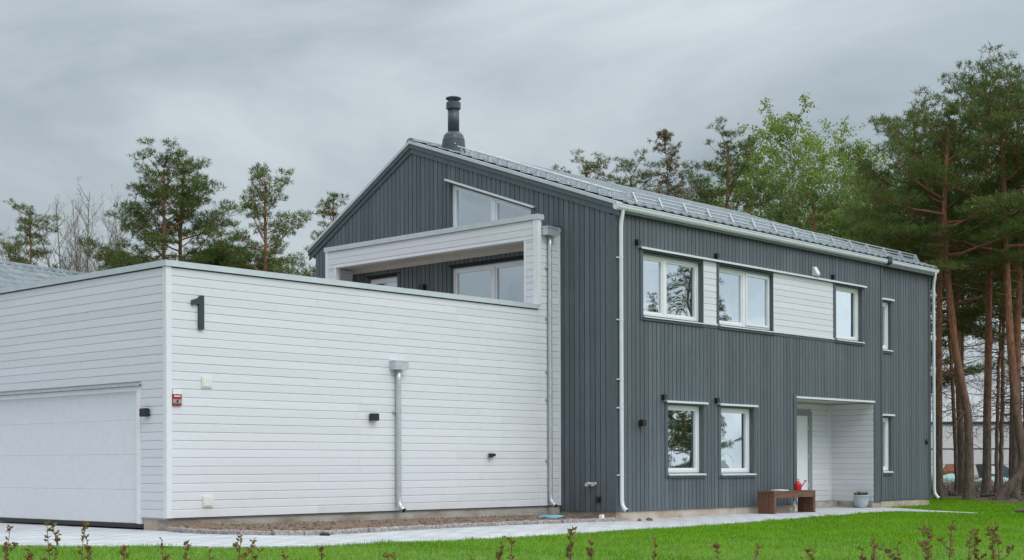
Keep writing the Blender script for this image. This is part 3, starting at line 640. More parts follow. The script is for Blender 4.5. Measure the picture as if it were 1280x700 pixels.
cornerb(GW, GF_Y-.016, GF_Y+.083, GZ, TOPG, -.02, .016, 'white_trim'); cornerb(GF, GW_X-.083, GW_X+.0155, GZ, TOPG, -.02, .0155, 'white_trim')
cornerb(GW, -.044, -.004, GZ, 5.56, -.03, .012, 'white_trim')
MB().box(-8.9, -8.65, GF_Y+.25, 0, 0, TOPG-.02).build('garage_side', 'white_lining', house)
MB().box(-8.6, GW_X-.26, GF_Y+.26, -.01, 2.9, 3.0).build('terrace_floor', 'concrete', house)
MB(GW).box(GF_Y-.032, -.665, TOPG+.01, TOPG+.095, -.26, .032).box(GF_Y-.036, -.661, TOPG+.003, TOPG+.016, .026, .040).build('coping', 'coping', house)
MB(GF).box(-8.95, GW_X-.262, TOPG+.01, TOPG+.0955, -.26, .032).box(-8.95, GW_X+.037, TOPG+.003, TOPG+.0165, .0262, .040).box(GW_X-.262, GW_X-.0, TOPG+.011, TOPG+.0947, .001, .0318).build('coping', 'coping', house)
MB(GW).box(GF_Y+.02, -.68, TOPG-.012, TOPG+.004, -.2, .006).build('coping_seal', 'charcoal', house)
MB(GF).box(-8.9, GW_X-.02, TOPG-.012, TOPG+.004, -.2, .006).build('coping_seal', 'charcoal', house)
MB().box(GW_X-.30, GW_X-.035, GF_Y+.036, .03, -.45, GZ-.014).build('foundation', 'concrete', house)
MB().box(-2.10, GW_X-.302, GF_Y+.035, GF_Y+.30, -.45, GZ-.014).build('foundation', 'plinth', house)
MB().box(-1.87, -1.862, GF_Y+.032, GF_Y+.04, -.4, GZ-.016).build('joint', 'concrete', house)
MB(GW).box(GF_Y+.02, -.05, GZ-.012, GZ-.001, -.06, -.004).build('insect_strip', 'charcoal', house)
gd = MB(GF).box(-7.15, -2.22, .0, 2.10, -.14, -.10).build('garage_door', 'white_trim', house)
for a, b in ((.012, .5405), (.541, 1.1005), (1.101, 1.6455), (1.646, 2.095)):
    MB(GF).loft([[(u, v, w) for v, w in ((a, -.1), (a, -.070), (a+.004, -.066), (b-.006, -.066), (b-.001, -.070), (b-.001, -.1))] for u in (-7.14, -2.23)]).build('door_panel', 'white_trim', gd)
MB(GF).box(-7.15, -2.115, -.062, .0, -.12, -.060).build('bottom_seal', 'black', gd)
MB(GF).box(-2.232, -2.125, GZ-.10, 2.165, -.10, .010).box(-7.25, -7.14, GZ-.1, 2.165, -.10, .010).box(-7.14, -2.233, 2.092, 2.163, -.10, .008).build('door_casing', 'window_white', gd)
MB(GF).box(-7.27, -2.09, 2.186, 2.206, -.02, .055).box(-7.27, -2.09, 2.166, 2.187, .042, .058).build('head_flashing', 'galv', gd)

# balcony frame standing proud of the gable
BY = -.674; BF = P_G(BY); BXL = -7.82; BXR = GW_X
bf = MB(); bf.box(BXL+.02, BXR-.023, BY+.0225, BY+.15, 5.385, 5.73).box(BXR-.34, BXR-.023, BY+.0226, BY+.15, TOPG+.1, 5.386).box(BXL+.02, BXL+.35, BY+.0226, BY+.15, 3.0, 5.386)
bf.box(BXL+.02, BXL+.15, BY+.152, 0.0, 3.0, 5.73).box(BXR-.15, BXR-.023, BY+.152, -.01, TOPG+.0, 5.54)
balcony = bf.build('balcony_frame', 'white_lining', house)
hboards(BF, BXL+.10, BXR-.105, 5.385, 5.73, [], balcony)
hboards(BF, BXR-.30, BXR-.105, TOPG+.13, 5.375, [], balcony); hboards(BF, BXL+.10, BXL+.30, 3.2, 5.375, [], balcony)
hboards(P_L(BXL+.152+.022), BY+.16, -.03, 3.2, 5.36, [], balcony)
MB(BF).box(BXR-.103, BXR+.0155, TOPG+.098, 5.735, -.02, .016).build('corner_board', 'white_trim', balcony)
MB(GW).box(BY-.0155, BY+.09, TOPG+.098, 5.735, -.02, .0165).build('corner_board', 'white_trim', balcony)
MB(BF).box(BXL, BXL+.098, 3.2, 5.735, -.1, .016).build('corner_board', 'white_trim', balcony)
MB(BF).box(BXR-.352, BXR-.302, TOPG+.1, 5.3855, -.10, .012).build('inner_trim', 'white_trim', balcony)
MB(BF).box(BXL+.302, BXL+.36, 3.2, 5.3855, -.10, .012).build('inner_trim', 'white_trim', balcony)
MB(BF).box(BXL+.1, BXR-.11, 5.355, 5.386, -.15, .014).build('beam_trim', 'white_trim', balcony)
sf = MB().box(BXL+.14, BXR-.03, BY+.0, -.01, 5.390, 5.42).build('soffit', 'shaded_white', balcony)
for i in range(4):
    y0_ = BY+.145+i*.132; MB().box(BXL+.16, BXR-.34, y0_+.004, y0_+.130, 5.372, 5.3895).build('soffit_board', 'shaded_white', balcony)
MB().box(BXL+.16, BXR-.16, -.05, -.004, 5.28, 5.388).build('rear_trim', 'shaded_white', balcony)
MB(BF).box(BXL-.03, BXR+.035, 5.735, 5.835, -.16, .035).build('coping', 'coping', balcony)
MB().box(BXL, BXR+.02, BY+.165, -.005, 5.565, 5.60).build('canopy_roof', 'coping', balcony)
MB(GW).box(BY+.15, -.01, 5.545, 5.61, -.01, .035).build('fascia_flashing', 'coping', balcony)
MB(GW).box(-.2, -.0, 5.61, 5.66, -.05, .02).build('upstand', 'black', balcony)

# flue on the roof
cx, cy = -5.02, .62; zc_ = rooft(cx)+.03
ch = MB()
n = 24
ring = lambda r, z, sk: [(cx+r*math.cos(2*PI*k/n), cy+r*math.sin(2*PI*k/n), zc_+z-(r*math.cos(2*PI*k/n)*SR if sk else 0)) for k in range(n)]
ch.loft([ring(.275, -.05, 1), ring(.245, .22, 0), ring(.247, .235, 0), ring(.236, .25, 0), ring(.215, .33, 0), ring(.165, .385, 0), ring(.13, .41, 0)])
chimney = ch.build('chimney', 'flue', house, smooth=False)
MB().lathe([(.126, .39), (.126, .95)], (cx, cy, zc_), 24).build('flue_pipe', 'flue', chimney, smooth=True)
MB().lathe([(.128, .90), (.160, .915), (.160, 1.045), (.15, 1.06), (.10, 1.062)], (cx, cy, zc_), 24).build('collar', 'flue', chimney)
MB().lathe([(.09, 1.135), (.160, 1.125), (.172, 1.14), (.165, 1.158), (.10, 1.182), (.02, 1.19)], (cx, cy, zc_), 24).build('rain_cap', 'charcoal', chimney)
for k in range(4):
    t = k*PI/2+.4; MB().tube([(cx+.12*math.cos(t), cy+.12*math.sin(t), zc_+1.05), (cx+.12*math.cos(t), cy+.12*math.sin(t), zc_+1.14)], .008, 5).build('cap_post', 'charcoal', chimney)
MB().box(cx+.2, cx+.23, cy-.185, cy-.165, zc_+.09, zc_+.11).build('bolt', 'galv', chimney)

# ------------------------------------------------------------------ small things on the walls
def mounted(name, mats, label, cat, pl, u, v, group=None):
    o = thing(name, label, cat, pl(u, v, 0), group)
    return o
def part(o, pl0, name, mat, boxes):
    m = MB(lambda u, v, w: pl0(u, v, w))
    for b in boxes: m.box(*b)
    return m.build(name, mat, o)
LOC_L = P_L(0); LOC_G = P_G(0)
def wall_lamp(pl, loc, u, v, w_, h_, d_, label, group='black wall lamps'):
    o = mounted('wall_lamp', None, label, 'wall lamp', pl, u, v, group)
    part(o, loc, 'back_plate', 'black', [(-w_*.35, w_*.35, -h_*.42, h_*.42, 0, .02)])
    part(o, loc, 'lamp_housing', 'black', [(-w_/2, w_/2, -h_/2, h_/2, .0201, d_), (-w_/2+.01, w_/2-.01, h_/2, h_/2+.008, .03, d_-.01)])
    part(o, loc, 'lens', 'sign_grey', [(-w_/2+.02, w_/2-.02, -h_/2-.004, -h_/2, .035, d_-.015)])
    return o
wall_lamp(L, LOC_L, .76, 1.725, .11, .12, .12, 'black wall lamp left of the lower window with the blue cloth')
wall_lamp(GW, LOC_L, -5.02, 1.75, .16, .12, .10, 'black wall lamp on the long white garage wall left of the rain hopper pipe')
wall_lamp(GF, LOC_G, -1.93, 1.74, .16, .12, .10, 'black wall lamp between the garage door and the garage corner')
wall_lamp(G, LOC_G, -5.33, 4.78, .16, .12, .10, 'black wall lamp peeping over the parapet between the balcony windows')
for (y, z, lb) in ((1.50, 2.265, 'small black eyelet box at the top left of the blue cloth window'), (3.35, 2.255, 'small black eyelet box at the top left of the pale curtain window'), (.66, 5.275, 'small black eyelet box above the left end of the upper window band, nearest the corner'), (3.36, 5.285, 'small black eyelet box over the narrow white strip between upper windows'), (8.10, 5.285, 'small black eyelet box above the single pane upper window')):
    o = mounted('shutter_motor_box', None, lb, 'box', L, y, z, 'small black boxes above the windows')
    part(o, LOC_L, 'housing', 'black', [(-.045, .045, -.045, .05, 0, .075)]); part(o, LOC_L, 'cable_gland', 'black', [(-.015, .015, -.062, -.0455, .01, .04)])
o = mounted('motion_sensor', None, 'white slanted sensor box above the wide white panel', 'sensor', L, 7.27, 5.33)
m = MB(LOC_L); m.loft([[(u, v, w) for v, w in ((-.09, 0), (-.10, .12), (-.06, .14), (.11, .05), (.11, 0))] for u in (-.07, .07)]); m.build('housing', 'white_plastic', o)
part(o, LOC_L, 'foot', 'sign_grey', [(-.05, .05, -.12, -.095, 0, .10)])
o = mounted('outdoor_tap', None, 'small black tap standing out low on the white garage wall', 'tap', GW, -2.03, 1.10)
part(o, LOC_L, 'base', 'black', [(-.05, .05, -.035, .035, 0, .03)]); part(o, LOC_L, 'spout', 'black', [(-.085, -.02, -.045, .03, .031, .09), (-.019, .085, -.02, .03, .031, .06)])
o = mounted('vent_cap', None, 'round black vent near the far end of the dark wall', 'vent', LS, 12.89, 1.49)
MB(LOC_L).loft([[(r*math.cos(2*PI*k/16), r*math.sin(2*PI*k/16), w) for k in range(16)] for r, w in ((.07, 0), (.07, .03), (.05, .045))]).build('cover', 'black', o)
MB(LOC_L).loft([[(r*math.cos(2*PI*k/16), r*math.sin(2*PI*k/16), w) for k in range(16)] for r, w in ((.035, .0455), (.035, .055), (.01, .058))]).build('plug', 'charcoal', o)
for (u, v, lb) in ((-8.48, 2.22, 'upper small cream cover plate below the house number on the white wall'), (-8.465, .355, 'lower small white cover plate near the foot of the white garage wall')):
    o = mounted('cover_plate', None, lb, 'vent', GW, u, v, 'small cover plates on the garage wall')
    part(o, LOC_L, 'plate', 'cream_plastic', [(-.095, .095, -.085, .085, 0, .022)]); part(o, LOC_L, 'lid', 'cream_plastic', [(-.075, .075, -.065, .065, .0221, .032)])
# alarm notice: white top, red middle with pale writing, grey band with an eye mark, red foot
o = mounted('alarm_sign', None, 'small red and white alarm sign beside the garage corner', 'sign', GW, -9.035, 1.97)
part(o, LOC_L, 'plate', 'sign_red', [(-.080, .080, -.13, .045, 0, .030)]); part(o, LOC_L, 'cap', 'white_plastic', [(-.076, .076, .0455, .125, 0, .028)])
part(o, LOC_L, 'grey_band', 'sign_grey', [(-.08, .08, -.095, -.035, .0301, .033)])
m = MB(LOC_L)
for i, (a, b, h_) in enumerate(((-.055, -.043, .030), (-.040, -.020, .018), (-.017, .001, .020), (.004, .022, .019), (.025, .034, .030), (.038, .056, .019))): m.box(a, b, .004, .004+h_, .0301, .0325)
m.build('lettering', 'white_plastic', o)
MB(LOC_L).loft([[(.022*math.cos(2*PI*k/12), -.065+.022*math.sin(2*PI*k/12), w) for k in range(12)] for w in (.0331, .0345)]).build('eye_mark', 'black', o)
# house number
o = mounted('house_number', None, 'large charcoal numeral 1 high on the white garage wall', 'sign', GW, -8.64, 3.04)
pg = [(0, 0), (.095, 0), (.095, .53), (.035, .53), (-.005, .485), (-.125, .445), (-.125, .365), (-.115, .37), (0, .395)]
MB(LOC_L).loft([[(u, v, w) for u, v in pg] for w in (.004, .045)]).build('numeral', 'charcoal', o)
for v in (.08, .42): part(o, LOC_L, 'spacer', 'black', [(.03, .06, v, v+.03, 0, .0045)])
# outdoor tap on gable and black box
o = mounted('hose_tap', None, 'white double tap low on the dark gable wall', 'tap', G, -.60, .54)
part(o, LOC_G, 'base', 'white_plastic', [(-.11, .11, -.01, .03, 0, .03)]); part(o, LOC_G, 'valve', 'galv', [(-.11, -.05, -.05, .012, .031, .09), (.03, .10, -.045, .028, .031, .08)])
o = mounted('socket_box', None, 'black socket box low on the dark gable wall below the tap', 'box', G, -.44, .235)
part(o, LOC_G, 'housing', 'black', [(-.05, .05, -.055, .055, 0, .05)]); part(o, LOC_G, 'flap', 'black', [(-.042, .042, -.045, .045, .0501, .062)])

# blue cloth inside the lower left window
m = MB(); nu, nv = 14, 8; vs = []
for j in range(nv+1):
    for i in range(nu+1):
        u = i/nu; v = j/nv; y = 1.78+u*1.02
        vs.append((-.30-.03*math.sin(u*9+v*2)-.05*v, y, .72+v*(.42+.10*math.cos((u-.4)*5))))
m.add(vs, [(j*(nu+1)+i, j*(nu+1)+i+1, (j+1)*(nu+1)+i+1, (j+1)*(nu+1)+i) for j in range(nv) for i in range(nu)])
tag(m.build('blue_cloth', 'blue_cloth', None, smooth=True, recalc=False), 'blue patterned cloth gathered inside the lower left window', 'cloth')

# ------------------------------------------------------------------ bench, can, pot and bits on the path
gz = h1(.4, 5.3)+.030
bench = thing('bench', 'dark brown plank bench on the path beside the entrance recess', 'bench', (.43, 5.42, gz))
B0, B1 = -.85, .85
for i in range(3):
    x0 = -.205+i*.138; MB().box(x0, x0+.132, B0, B1, .445, .488).build('seat_plank', 'wood', bench)
MB().box(.166, .204, B0+.10, B1-.10, .345, .443).build('apron', 'wood', bench); MB().box(-.204, -.166, B0+.10, B1-.10, .345, .443).build('apron', 'wood', bench)
for y0 in (B0+.01, B1-.095):
    for i in range(3):
        x0 = -.2+i*.137; MB().box(x0, x0+.131, y0, y0+.085, 0, .444).build('leg_plank', 'wood', bench)
CAN_S = .85
wc = thing('watering_can', 'red enamel watering can standing on the bench', 'watering can', (.36, 5.98, gz+.488))
wc.scale = (CAN_S,)*3
MB().lathe([(.085, 0), (.095, .02), (.095, .155), (.075, .195), (.05, .205)], n=20).build('can_body', 'red', wc, smooth=False)
MB().lathe([(.03, .2), (.032, .215), (.012, .235)], n=14).build('lid', 'red', wc)
MB().tube([(.02, .08, .06), (.03, .20, .14), (.035, .30, .225)], [.026, .018, .014], 10).build('spout', 'red', wc, smooth=True)
MB().lathe([(.015, -.02), (.035, .015), (.03, .022)], (.035, .315, .235), 12).build('rose', 'red', wc)
MB().tube([(0, -.07, .18), (0, -.03, .29), (0, .04, .28), (0, .06, .19)], .010, 8).build('handle', 'red', wc, smooth=True)
m = MB(); m.add([(-.12, -.16, 0), (.12, -.14, 0), (.13, .16, 0), (-.11, .17, 0), (-.12, -.16, .02), (.12, -.14, .012), (.13, .16, .018), (-.11, .17, .028)], [(0, 3, 2, 1), (4, 5, 6, 7), (0, 1, 5, 4), (1, 2, 6, 5), (2, 3, 7, 6), (3, 0, 4, 7)])
o = m.build('folded_cloth', 'white_plastic'); o.location = (.42, 5.15, gz+.489); tag(o, 'white folded cloth lying on the left half of the bench', 'cloth')
bt = thing('white_bottle', 'small white bottle on the path under the bench by the plinth', 'bottle', (.08, 6.28, h1(.08, 6.28)+.03))
MB().lathe([(.033, 0), (.035, .01), (.035, .14), (.02, .17), (.016, .2)], n=12).build('bottle_body', 'white_plastic', bt); MB().lathe([(.019, .2005), (.019, .23)], n=12).build('cap', 'cream_plastic', bt)
pz = h1(-.25, 9.8)+.03
fp = thing('flower_pot', 'round grey blue flower pot on the paving by the white recess wall', 'flower pot', (-.22, 9.82, pz))
MB().lathe([(.105, 0), (.125, .01), (.165, .10), (.19, .20), (.188, .27), (.205, .285), (.205, .31), (.185, .315), (.17, .27)], n=28).build('pot', 'pot', fp, smooth=True)
MB().lathe([(.168, .25), (.168, .268)], n=20).build('potting_soil', 'soil', fp)

def leaves(centers, dirs, size, rng, asp=.55, fold=.25):
    # rhombus leaves: two triangles folded along the midrib
    n = len(centers); d = dirs/np.linalg.norm(dirs, axis=1, keepdims=True); r = rng.normal(size=(n, 3)); s = np.cross(d, r); s /= np.linalg.norm(s, axis=1, keepdims=True)+1e-9; nn = np.cross(s, d)
    L_ = size*rng.uniform(.7, 1.25, (n, 1)); w = L_*asp*.5
    a = centers; b = centers+d*L_*.5+s*w+nn*fold*w; c = centers+d*L_; e = centers+d*L_*.5-s*w+nn*fold*w
    V = np.stack([a, b, c, e], 1).reshape(-1, 3); i = np.arange(n)*4
    return V, np.concatenate([np.stack([i, i+1, i+2], 1), np.stack([i, i+2, i+3], 1)])
rng0 = np.random.RandomState(5)
c_ = np.stack([rng0.uniform(-.14, .14, 130), rng0.uniform(-.14, .14, 130), rng0.uniform(.26, .35, 130)], 1)
V, T = leaves(c_, np.stack([rng0.normal(0, .6, 130), rng0.normal(0, .6, 130), rng0.uniform(.3, 1, 130)], 1), .06, rng0)
npmesh('plant', V, T, 'dark_leaf', fp)

# soil bed with loose clods, and granite kerb
bed = poly_sheet('soil_bed', BED, .050, 'soil', 'bare brown soil strip along the garage wall', step=.12)
for v in bed.data.vertices:
    v.co.z += .035*(random.random()-.5)+.085*min(1, max(0, (.25-v.co.x)/1.5))
m = MB(); rr = random.Random(11)
for i in range(1500):
    x = rr.uniform(-1.34, .75); y = rr.uniform(-9.2, -.1)
    if not bool(seg_inside(x+.12, y, BED)): continue
    s = rr.choice((.012, .016, .02, .03, .045)); z = h1(x, y)+.056+.085*min(1, max(0, (.25-x)/1.5))
    pts = [(x+s*rr.uniform(.6, 1.2)*a, y+s*rr.uniform(.6, 1.2)*b, z+s*.7*c) for a, b, c in ((1, 0, 0), (0, 1, 0), (-1, 0, 0), (0, -1, 0), (0, 0, 1), (0, 0, -1))]
    m.add(pts, [(0, 1, 4), (1, 2, 4), (2, 3, 4), (3, 0, 4), (1, 0, 5), (2, 1, 5), (3, 2, 5), (0, 3, 5)])
tag(m.build('soil_clods', 'soil', recalc=False), 'loose clods and pebbles on the bare soil strip', 'soil', None, 'stuff')
kerb = thing('granite_kerb', 'low rough granite kerb between the soil strip and the path', 'kerb', (-.2, -4.5, h1(-.2, -4.5)))
kl = Matrix.Translation(-Vector(kerb.location))
kp = [np.array(p) for p in BED[:12]]; seg = []
for a, b in zip(kp[:-1], kp[1:]):
    n = max(1, int(np.linalg.norm(b-a)/.165)); seg += [a+(b-a)*i/n for i in range(n)]
seg.append(kp[-1])
rr = random.Random(3)
for a, b in zip(seg[:-1], seg[1:]):
    d = (b-a)/np.linalg.norm(b-a); nn = np.array([d[1], -d[0]])
    pass
    a2 = a+d*.0025; b2 = b-d*.0025; wd = .085+rr.uniform(-.008, .012); tz = .098+rr.uniform(-.008, .010); o0 = rr.uniform(-.012, .012)
    q = []
    for z, ins in ((-.1, 0), (tz-.018, 0), (tz, .014)):
        q.append([tuple(np.append(p, h1(*p)+z+rr.uniform(-.004, .004))) for p in (a2+nn*(o0+ins)+d*ins, b2+nn*(o0+ins)-d*ins, b2+nn*(o0+wd-ins)-d*ins, a2+nn*(o0+wd-ins)+d*ins)])
    k = MB(); k.loft(q); k.v = [(p[0]-kerb.location.x, p[1]-kerb.location.y, p[2]-kerb.location.z) for p in k.v]; k.build('kerb_stone', 'granite', kerb)
# bits
m = MB(); rr = random.Random(8); nn_ = 10
m.loft([[(.36*math.cos(2*PI*k/nn_)*r*(1+.3*math.sin(k*2.1)), .16*math.sin(2*PI*k/nn_)*r, z+.02*math.sin(k*3)*r) for k in range(nn_)] for r, z in ((.85, 0), (.8, .02), (.5, .04), (.15, .045))])
o = m.build('blue_sheeting', 'tarp_blue'); o.location = (-.72, -1.12, h1(-.7, -1.1)+.115); o.rotation_euler = (0, 0, .9); tag(o, 'crumpled blue plastic sheeting on the soil below the garage downpipe', 'plastic sheet')
m = MB().loft([[(-.05, -.05, 0), (.05, -.045, 0), (.05, .05, 0), (-.045, .05, 0)], [(-.05, -.05, .09), (.048, -.045, .095), (.05, .045, .1), (-.045, .05, .09)], [(-.03, -.03, .10), (.03, -.03, .105), (.03, .03, .11), (-.03, .03, .1)]])
o = m.build('white_block', 'white_plastic'); o.scale = (.75, .75, .75); o.location = (-.02, -.42, h1(0, -.4)+.09); tag(o, 'small white block lying on the kerb by the house corner', 'block')
m = MB().loft([[(.10*math.cos(2*PI*k/10)*r, .06*math.sin(2*PI*k/10)*r, z) for k in range(10)] for r, z in ((1, 0), (1, .03), (.5, .05))])
o = m.build('black_lid', 'black'); o.location = (1.05, -8.15, h1(1.05, -8.15)+.03); tag(o, 'small black lid lying on the path beside the granite kerb', 'lid')
for i, (x, y) in enumerate(((.32, .32), (.42, .52), (.25, .70))):
    m = MB().loft([[(.05*math.cos(2*PI*k/7)*r, .035*math.sin(2*PI*k/7+i)*r, z) for k in range(7)] for r, z in ((1, 0), (.9, .03), (.4, .05))])
    o = m.build('soil_lump', 'soil'); o.location = (x, y, h1(x, y)+.03); tag(o, ('brown soil lump nearest the corner downpipe foot on the path', 'brown soil lump farthest from the wall on the path', 'brown soil lump lying deepest along the plinth on the path')[i], 'soil lump', 'soil lumps on the path')

# ------------------------------------------------------------------ vegetation
class TB:       # tubes and triangles gathered as arrays
    def __init__(s): s.V = []; s.T = []; s.n = 0
    def tube(s, pts, r0, r1, k=4, flare=None):
        P = np.asarray(pts, float); n = len(P); D = np.gradient(P, axis=0); D /= np.linalg.norm(D, axis=1, keepdims=True)+1e-9
        ref = np.array([0.31, 0.17, 1.0]) if abs(D[0, 2]) < .8 else np.array([1.0, .2, .1]); A = np.cross(D, ref); A /= np.linalg.norm(A, axis=1, keepdims=True)+1e-9; B = np.cross(D, A)
        R = np.linspace(r0, r1, n) if flare is None else flare; t = np.arange(k)*2*PI/k
        ring = P[:, None]+R[:, None, None]*(np.cos(t)[None, :, None]*A[:, None]+np.sin(t)[None, :, None]*B[:, None])
        i = np.arange(n-1)[:, None]*k; j = np.arange(k)[None]; j2 = (j+1) % k
        q = np.stack([i+j, i+j2, i+k+j2, i+k+j], -1).reshape(-1, 4)+s.n
        s.V.append(ring.reshape(-1, 3)); s.T.append(q); s.n += n*k
    def build(s, name, mat, parent, smooth=True):
        if not s.V: return None
        return npmesh(name, np.concatenate(s.V), np.concatenate(s.T), mat, parent, smooth)
def unit(v): return v/(np.linalg.norm(v, axis=-1, keepdims=True)+1e-9)
def tufts(C_, D_, rng, n=10, length=.14, width=.020, spread=.75):
    N = len(C_); C_ = np.repeat(C_, n, 0); D_ = np.repeat(D_, n, 0)
    d = unit(D_+rng.normal(0, spread, D_.shape)); s = unit(np.cross(d, rng.normal(size=d.shape)))
    Ln = length*rng.uniform(.7, 1.2, (len(d), 1)); c0 = C_+rng.normal(0, .03, C_.shape)
    V = np.stack([c0-s*width*.5, c0+s*width*.5, c0+d*Ln], 1).reshape(-1, 3); i = np.arange(len(d))*3
    return V, np.stack([i, i+1, i+2], 1)
def bend(p0, d, ln, rng, n=6, up_=0.0, wob=.12):
    pts = [np.array(p0, float)]; d = unit(np.array(d, float)); st = ln/(n-1)
    for i in range(n-1):
        d = unit(d+rng.normal(0, wob, 3)+np.array([0, 0, up_/(n-1)])); pts.append(pts[-1]+d*st)
    return np.array(pts)

def pine(label, x, y, H, seed, r=.2, cs=.45, cw=2.6, trunk=None, dens=1.0, mat='needles', group='pines around the house', dead=14, top=1.0, nm='pine_tree', shape=.65, tl=.14, tw=.021):
    rng = np.random.RandomState(seed); z0 = h1(x, y)
    o = thing(nm, label, 'tree', (x, y, z0), group)
    n = 32; zs = np.linspace(-.15, H*.97, n); fz = np.clip(zs/H, 0, 1)
    if trunk is None:
        a = rng.uniform(0, 6.28); b = rng.uniform(.05, .15)
        X = b*np.sin(fz*rng.uniform(2, 4)+a)-b*math.sin(a)+rng.normal(0, .010, n); Y = b*np.cos(fz*rng.uniform(2, 4)+a)-b*math.cos(a)+rng.normal(0, .010, n)
    else:
        t = np.array(trunk); X = np.interp(fz, t[:, 0], t[:, 1])+rng.normal(0, .008, n); Y = np.interp(fz, t[:, 0], t[:, 2]); sm = lambda a: np.convolve(np.pad(a, 1, 'edge'), [.25, .5, .25], 'valid'); X, Y = sm(X), sm(Y)
    TP = np.stack([X, Y, zs], 1)
    R = .66*r*(1-fz*.90)**.55*(1+.45*np.exp(-np.maximum(zs, 0)/.35)); R = np.maximum(R, .014)
    tb = TB(); tb.tube(TP, 0, 0, 10, R)
    at = lambda f: np.array([np.interp(f, fz, X), np.interp(f, fz, Y), f*H])
    lb = TB(); C_ = []; D_ = []
    def pad(c, rad, m_, src):
        az = rng.uniform(0, 6.28, m_); q = np.sqrt(rng.rand(m_)); zz_ = rad*.46*np.sqrt(1-q*q*.9)*rng.uniform(-.45, 1, m_)
        o_ = np.stack([np.cos(az)*q*rad, np.sin(az)*q*rad, zz_], 1); C_.append(c+o_); D_.append(o_/rad*.8+np.array([0, 0, .55]))
        for k in range(min(4, m_)): lb.tube([src, c+o_[k]*.9], .009, .004, 3)
    nl = int(36*(1-cs)/.5*(H/12)*(.7+.3*dens)); ga = rng.uniform(0, 6.28)
    for i in range(nl):
        t = (i+rng.uniform(0, .8))/nl; f = cs+(1-cs)*.97*t
        prof = (math.sin(PI*(.16+.78*t**shape)))**.8*(1-.30*t)+.10
        ln = cw*prof*rng.uniform(.55, 1.25); az = ga+i*2.4+rng.normal(0, .5)
        el = -.08+.70*t+rng.normal(0, .14); d = np.array([math.cos(az)*math.cos(el), math.sin(az)*math.cos(el), math.sin(el)])
        lp = bend(at(f), d, ln, rng, 7, .30+.20*t, .11)
        lb.tube(lp, max(.012, .018*ln*(1-.3*t)+.006), .006, 5)
        npd = max(2, int(ln/.52)+1); side = 1 if rng.rand() < .5 else -1
        for q in np.linspace(.46, 1.0, npd):
            m_ = min(q, .999)*6; a0 = int(m_); p = lp[a0]+(lp[a0+1]-lp[a0])*(m_-a0); ax = unit(lp[a0+1]-lp[a0]); sd = unit(np.cross(ax, [0, 0, 1.0])); side = -side
            rad = (.24+.20*min(1, ln/2.2))*rng.uniform(.75, 1.3)*(1-.25*t)
            off = sd*side*rad*rng.uniform(.2, 1.15)*(1.15-.6*q)+np.array([0, 0, rng.uniform(0, .14)])
            pad(p+off, rad, max(5, int(34*dens*(rad/.4)**1.7)), p)
    for k in range(6): c = at(.90+.10*k/5)+rng.normal(0, .13*(1.2-k/5), 3); pad(c, .24-.018*k, int(12*dens), at(.9+.09*k/5))
    C_ = np.concatenate(C_); D_ = np.concatenate(D_)
    for i in range(dead):       # bare dead limbs below the crown
        f = cs*rng.uniform(.35, 1.05); az = rng.uniform(0, 6.28); ln = rng.uniform(.5, 1.7); lp = bend(at(f), [math.cos(az), math.sin(az), rng.uniform(-.25, .3)], ln, rng, 6, rng.uniform(-.3, .3), .2); lb.tube(lp, .014, .004, 4)
        for k in range(4): lb.tube(bend(lp[rng.randint(2, 6)], rng.normal(0, 1, 3), ln*.35, rng, 4, 0, .2), .006, .003, 3)
    V, T = tufts(C_, D_, rng, 7, tl, tw)
    tb.build('trunk', 'pine_bark', o); lb.build('branches', 'pine_bark' if dead < 30 else 'dead_twig', o); npmesh('crown', V, T, mat, o)
    return o

PR = 'tall pines beyond the right end of the house'; PLf = 'pines behind the garage'; PB = 'trees rising behind the roof'
S_ = lambda s: s*.68     # helper for trunk bends along the picture's left-right
def bx(*fs): return [(f, a*.735, a*.678) for f, a in fs]
# right hand stand
pine('leaning red trunked pine nearest the house end, its trunk kinked midway', -1.05, 16.75, 10.9, 21, .20, .57, 2.6, bx((0, .30), (.10, .32), (.22, .30), (.30, .12), (.38, -.06), (.48, -.16), (.62, -.32), (.8, -.36), (1, -.2)), 1.0, group=PR, dead=16)
pine('straight grey trunked pine between the kinked pine and the house end', -1.9, 17.3, 10.6, 22, .165, .60, 2.2, bx((0, 0), (.5, .02), (1, .1)), .9, group=PR)
pine('tallest pine of the right stand, its top rising alone against the sky', -1.75, 20.1, 12.9, 23, .20, .50, 2.6, bx((0, 0), (.5, .1), (1, .0)), 1.05, group=PR)
pine('pine with a crooked base bowed to the right, near the right edge', .05, 17.35, 11.5, 24, .20, .56, 2.5, bx((0, -.30), (.02, -.10), (.045, .38), (.075, .56), (.11, .54), (.16, .42), (.24, .30), (.34, .2), (.5, .1), (1, -.1)), 1.0, group=PR)
pine('dark straight pine right behind the bowed trunk at the right edge', -.25, 18.7, 12.1, 25, .175, .52, 2.7, None, 1.0, group=PR)
pine('broad pine whose crown overhangs the far roof end', -4.2, 20.6, 12.2, 26, .18, .42, 3.0, None, .95, group=PR)
pine('pine with a feathery crown left of the tallest pine', -3.6, 22.4, 12.2, 27, .18, .40, 2.7, None, .95, group=PR)
pine('low bushy pine filling the gap just left of the right stand', -7.2, 25.4, 11.6, 28, .17, .25, 2.8, None, 1.0, group=PR)
pine('slim background pine seen between the trunks at the far right', -5.6, 30.6, 11.8, 29, .15, .58, 2.0, None, .9, group=PR, dead=40)
pine('slim background pine seen right of the house end', -7.6, 30.6, 11.0, 30, .14, .55, 1.9, None, .9, group=PR, dead=40)
pine('thin dark background pine behind the kinked trunk', -6.0, 27.0, 10.5, 31, .12, .58, 1.6, None, .8, group=PR, dead=40)
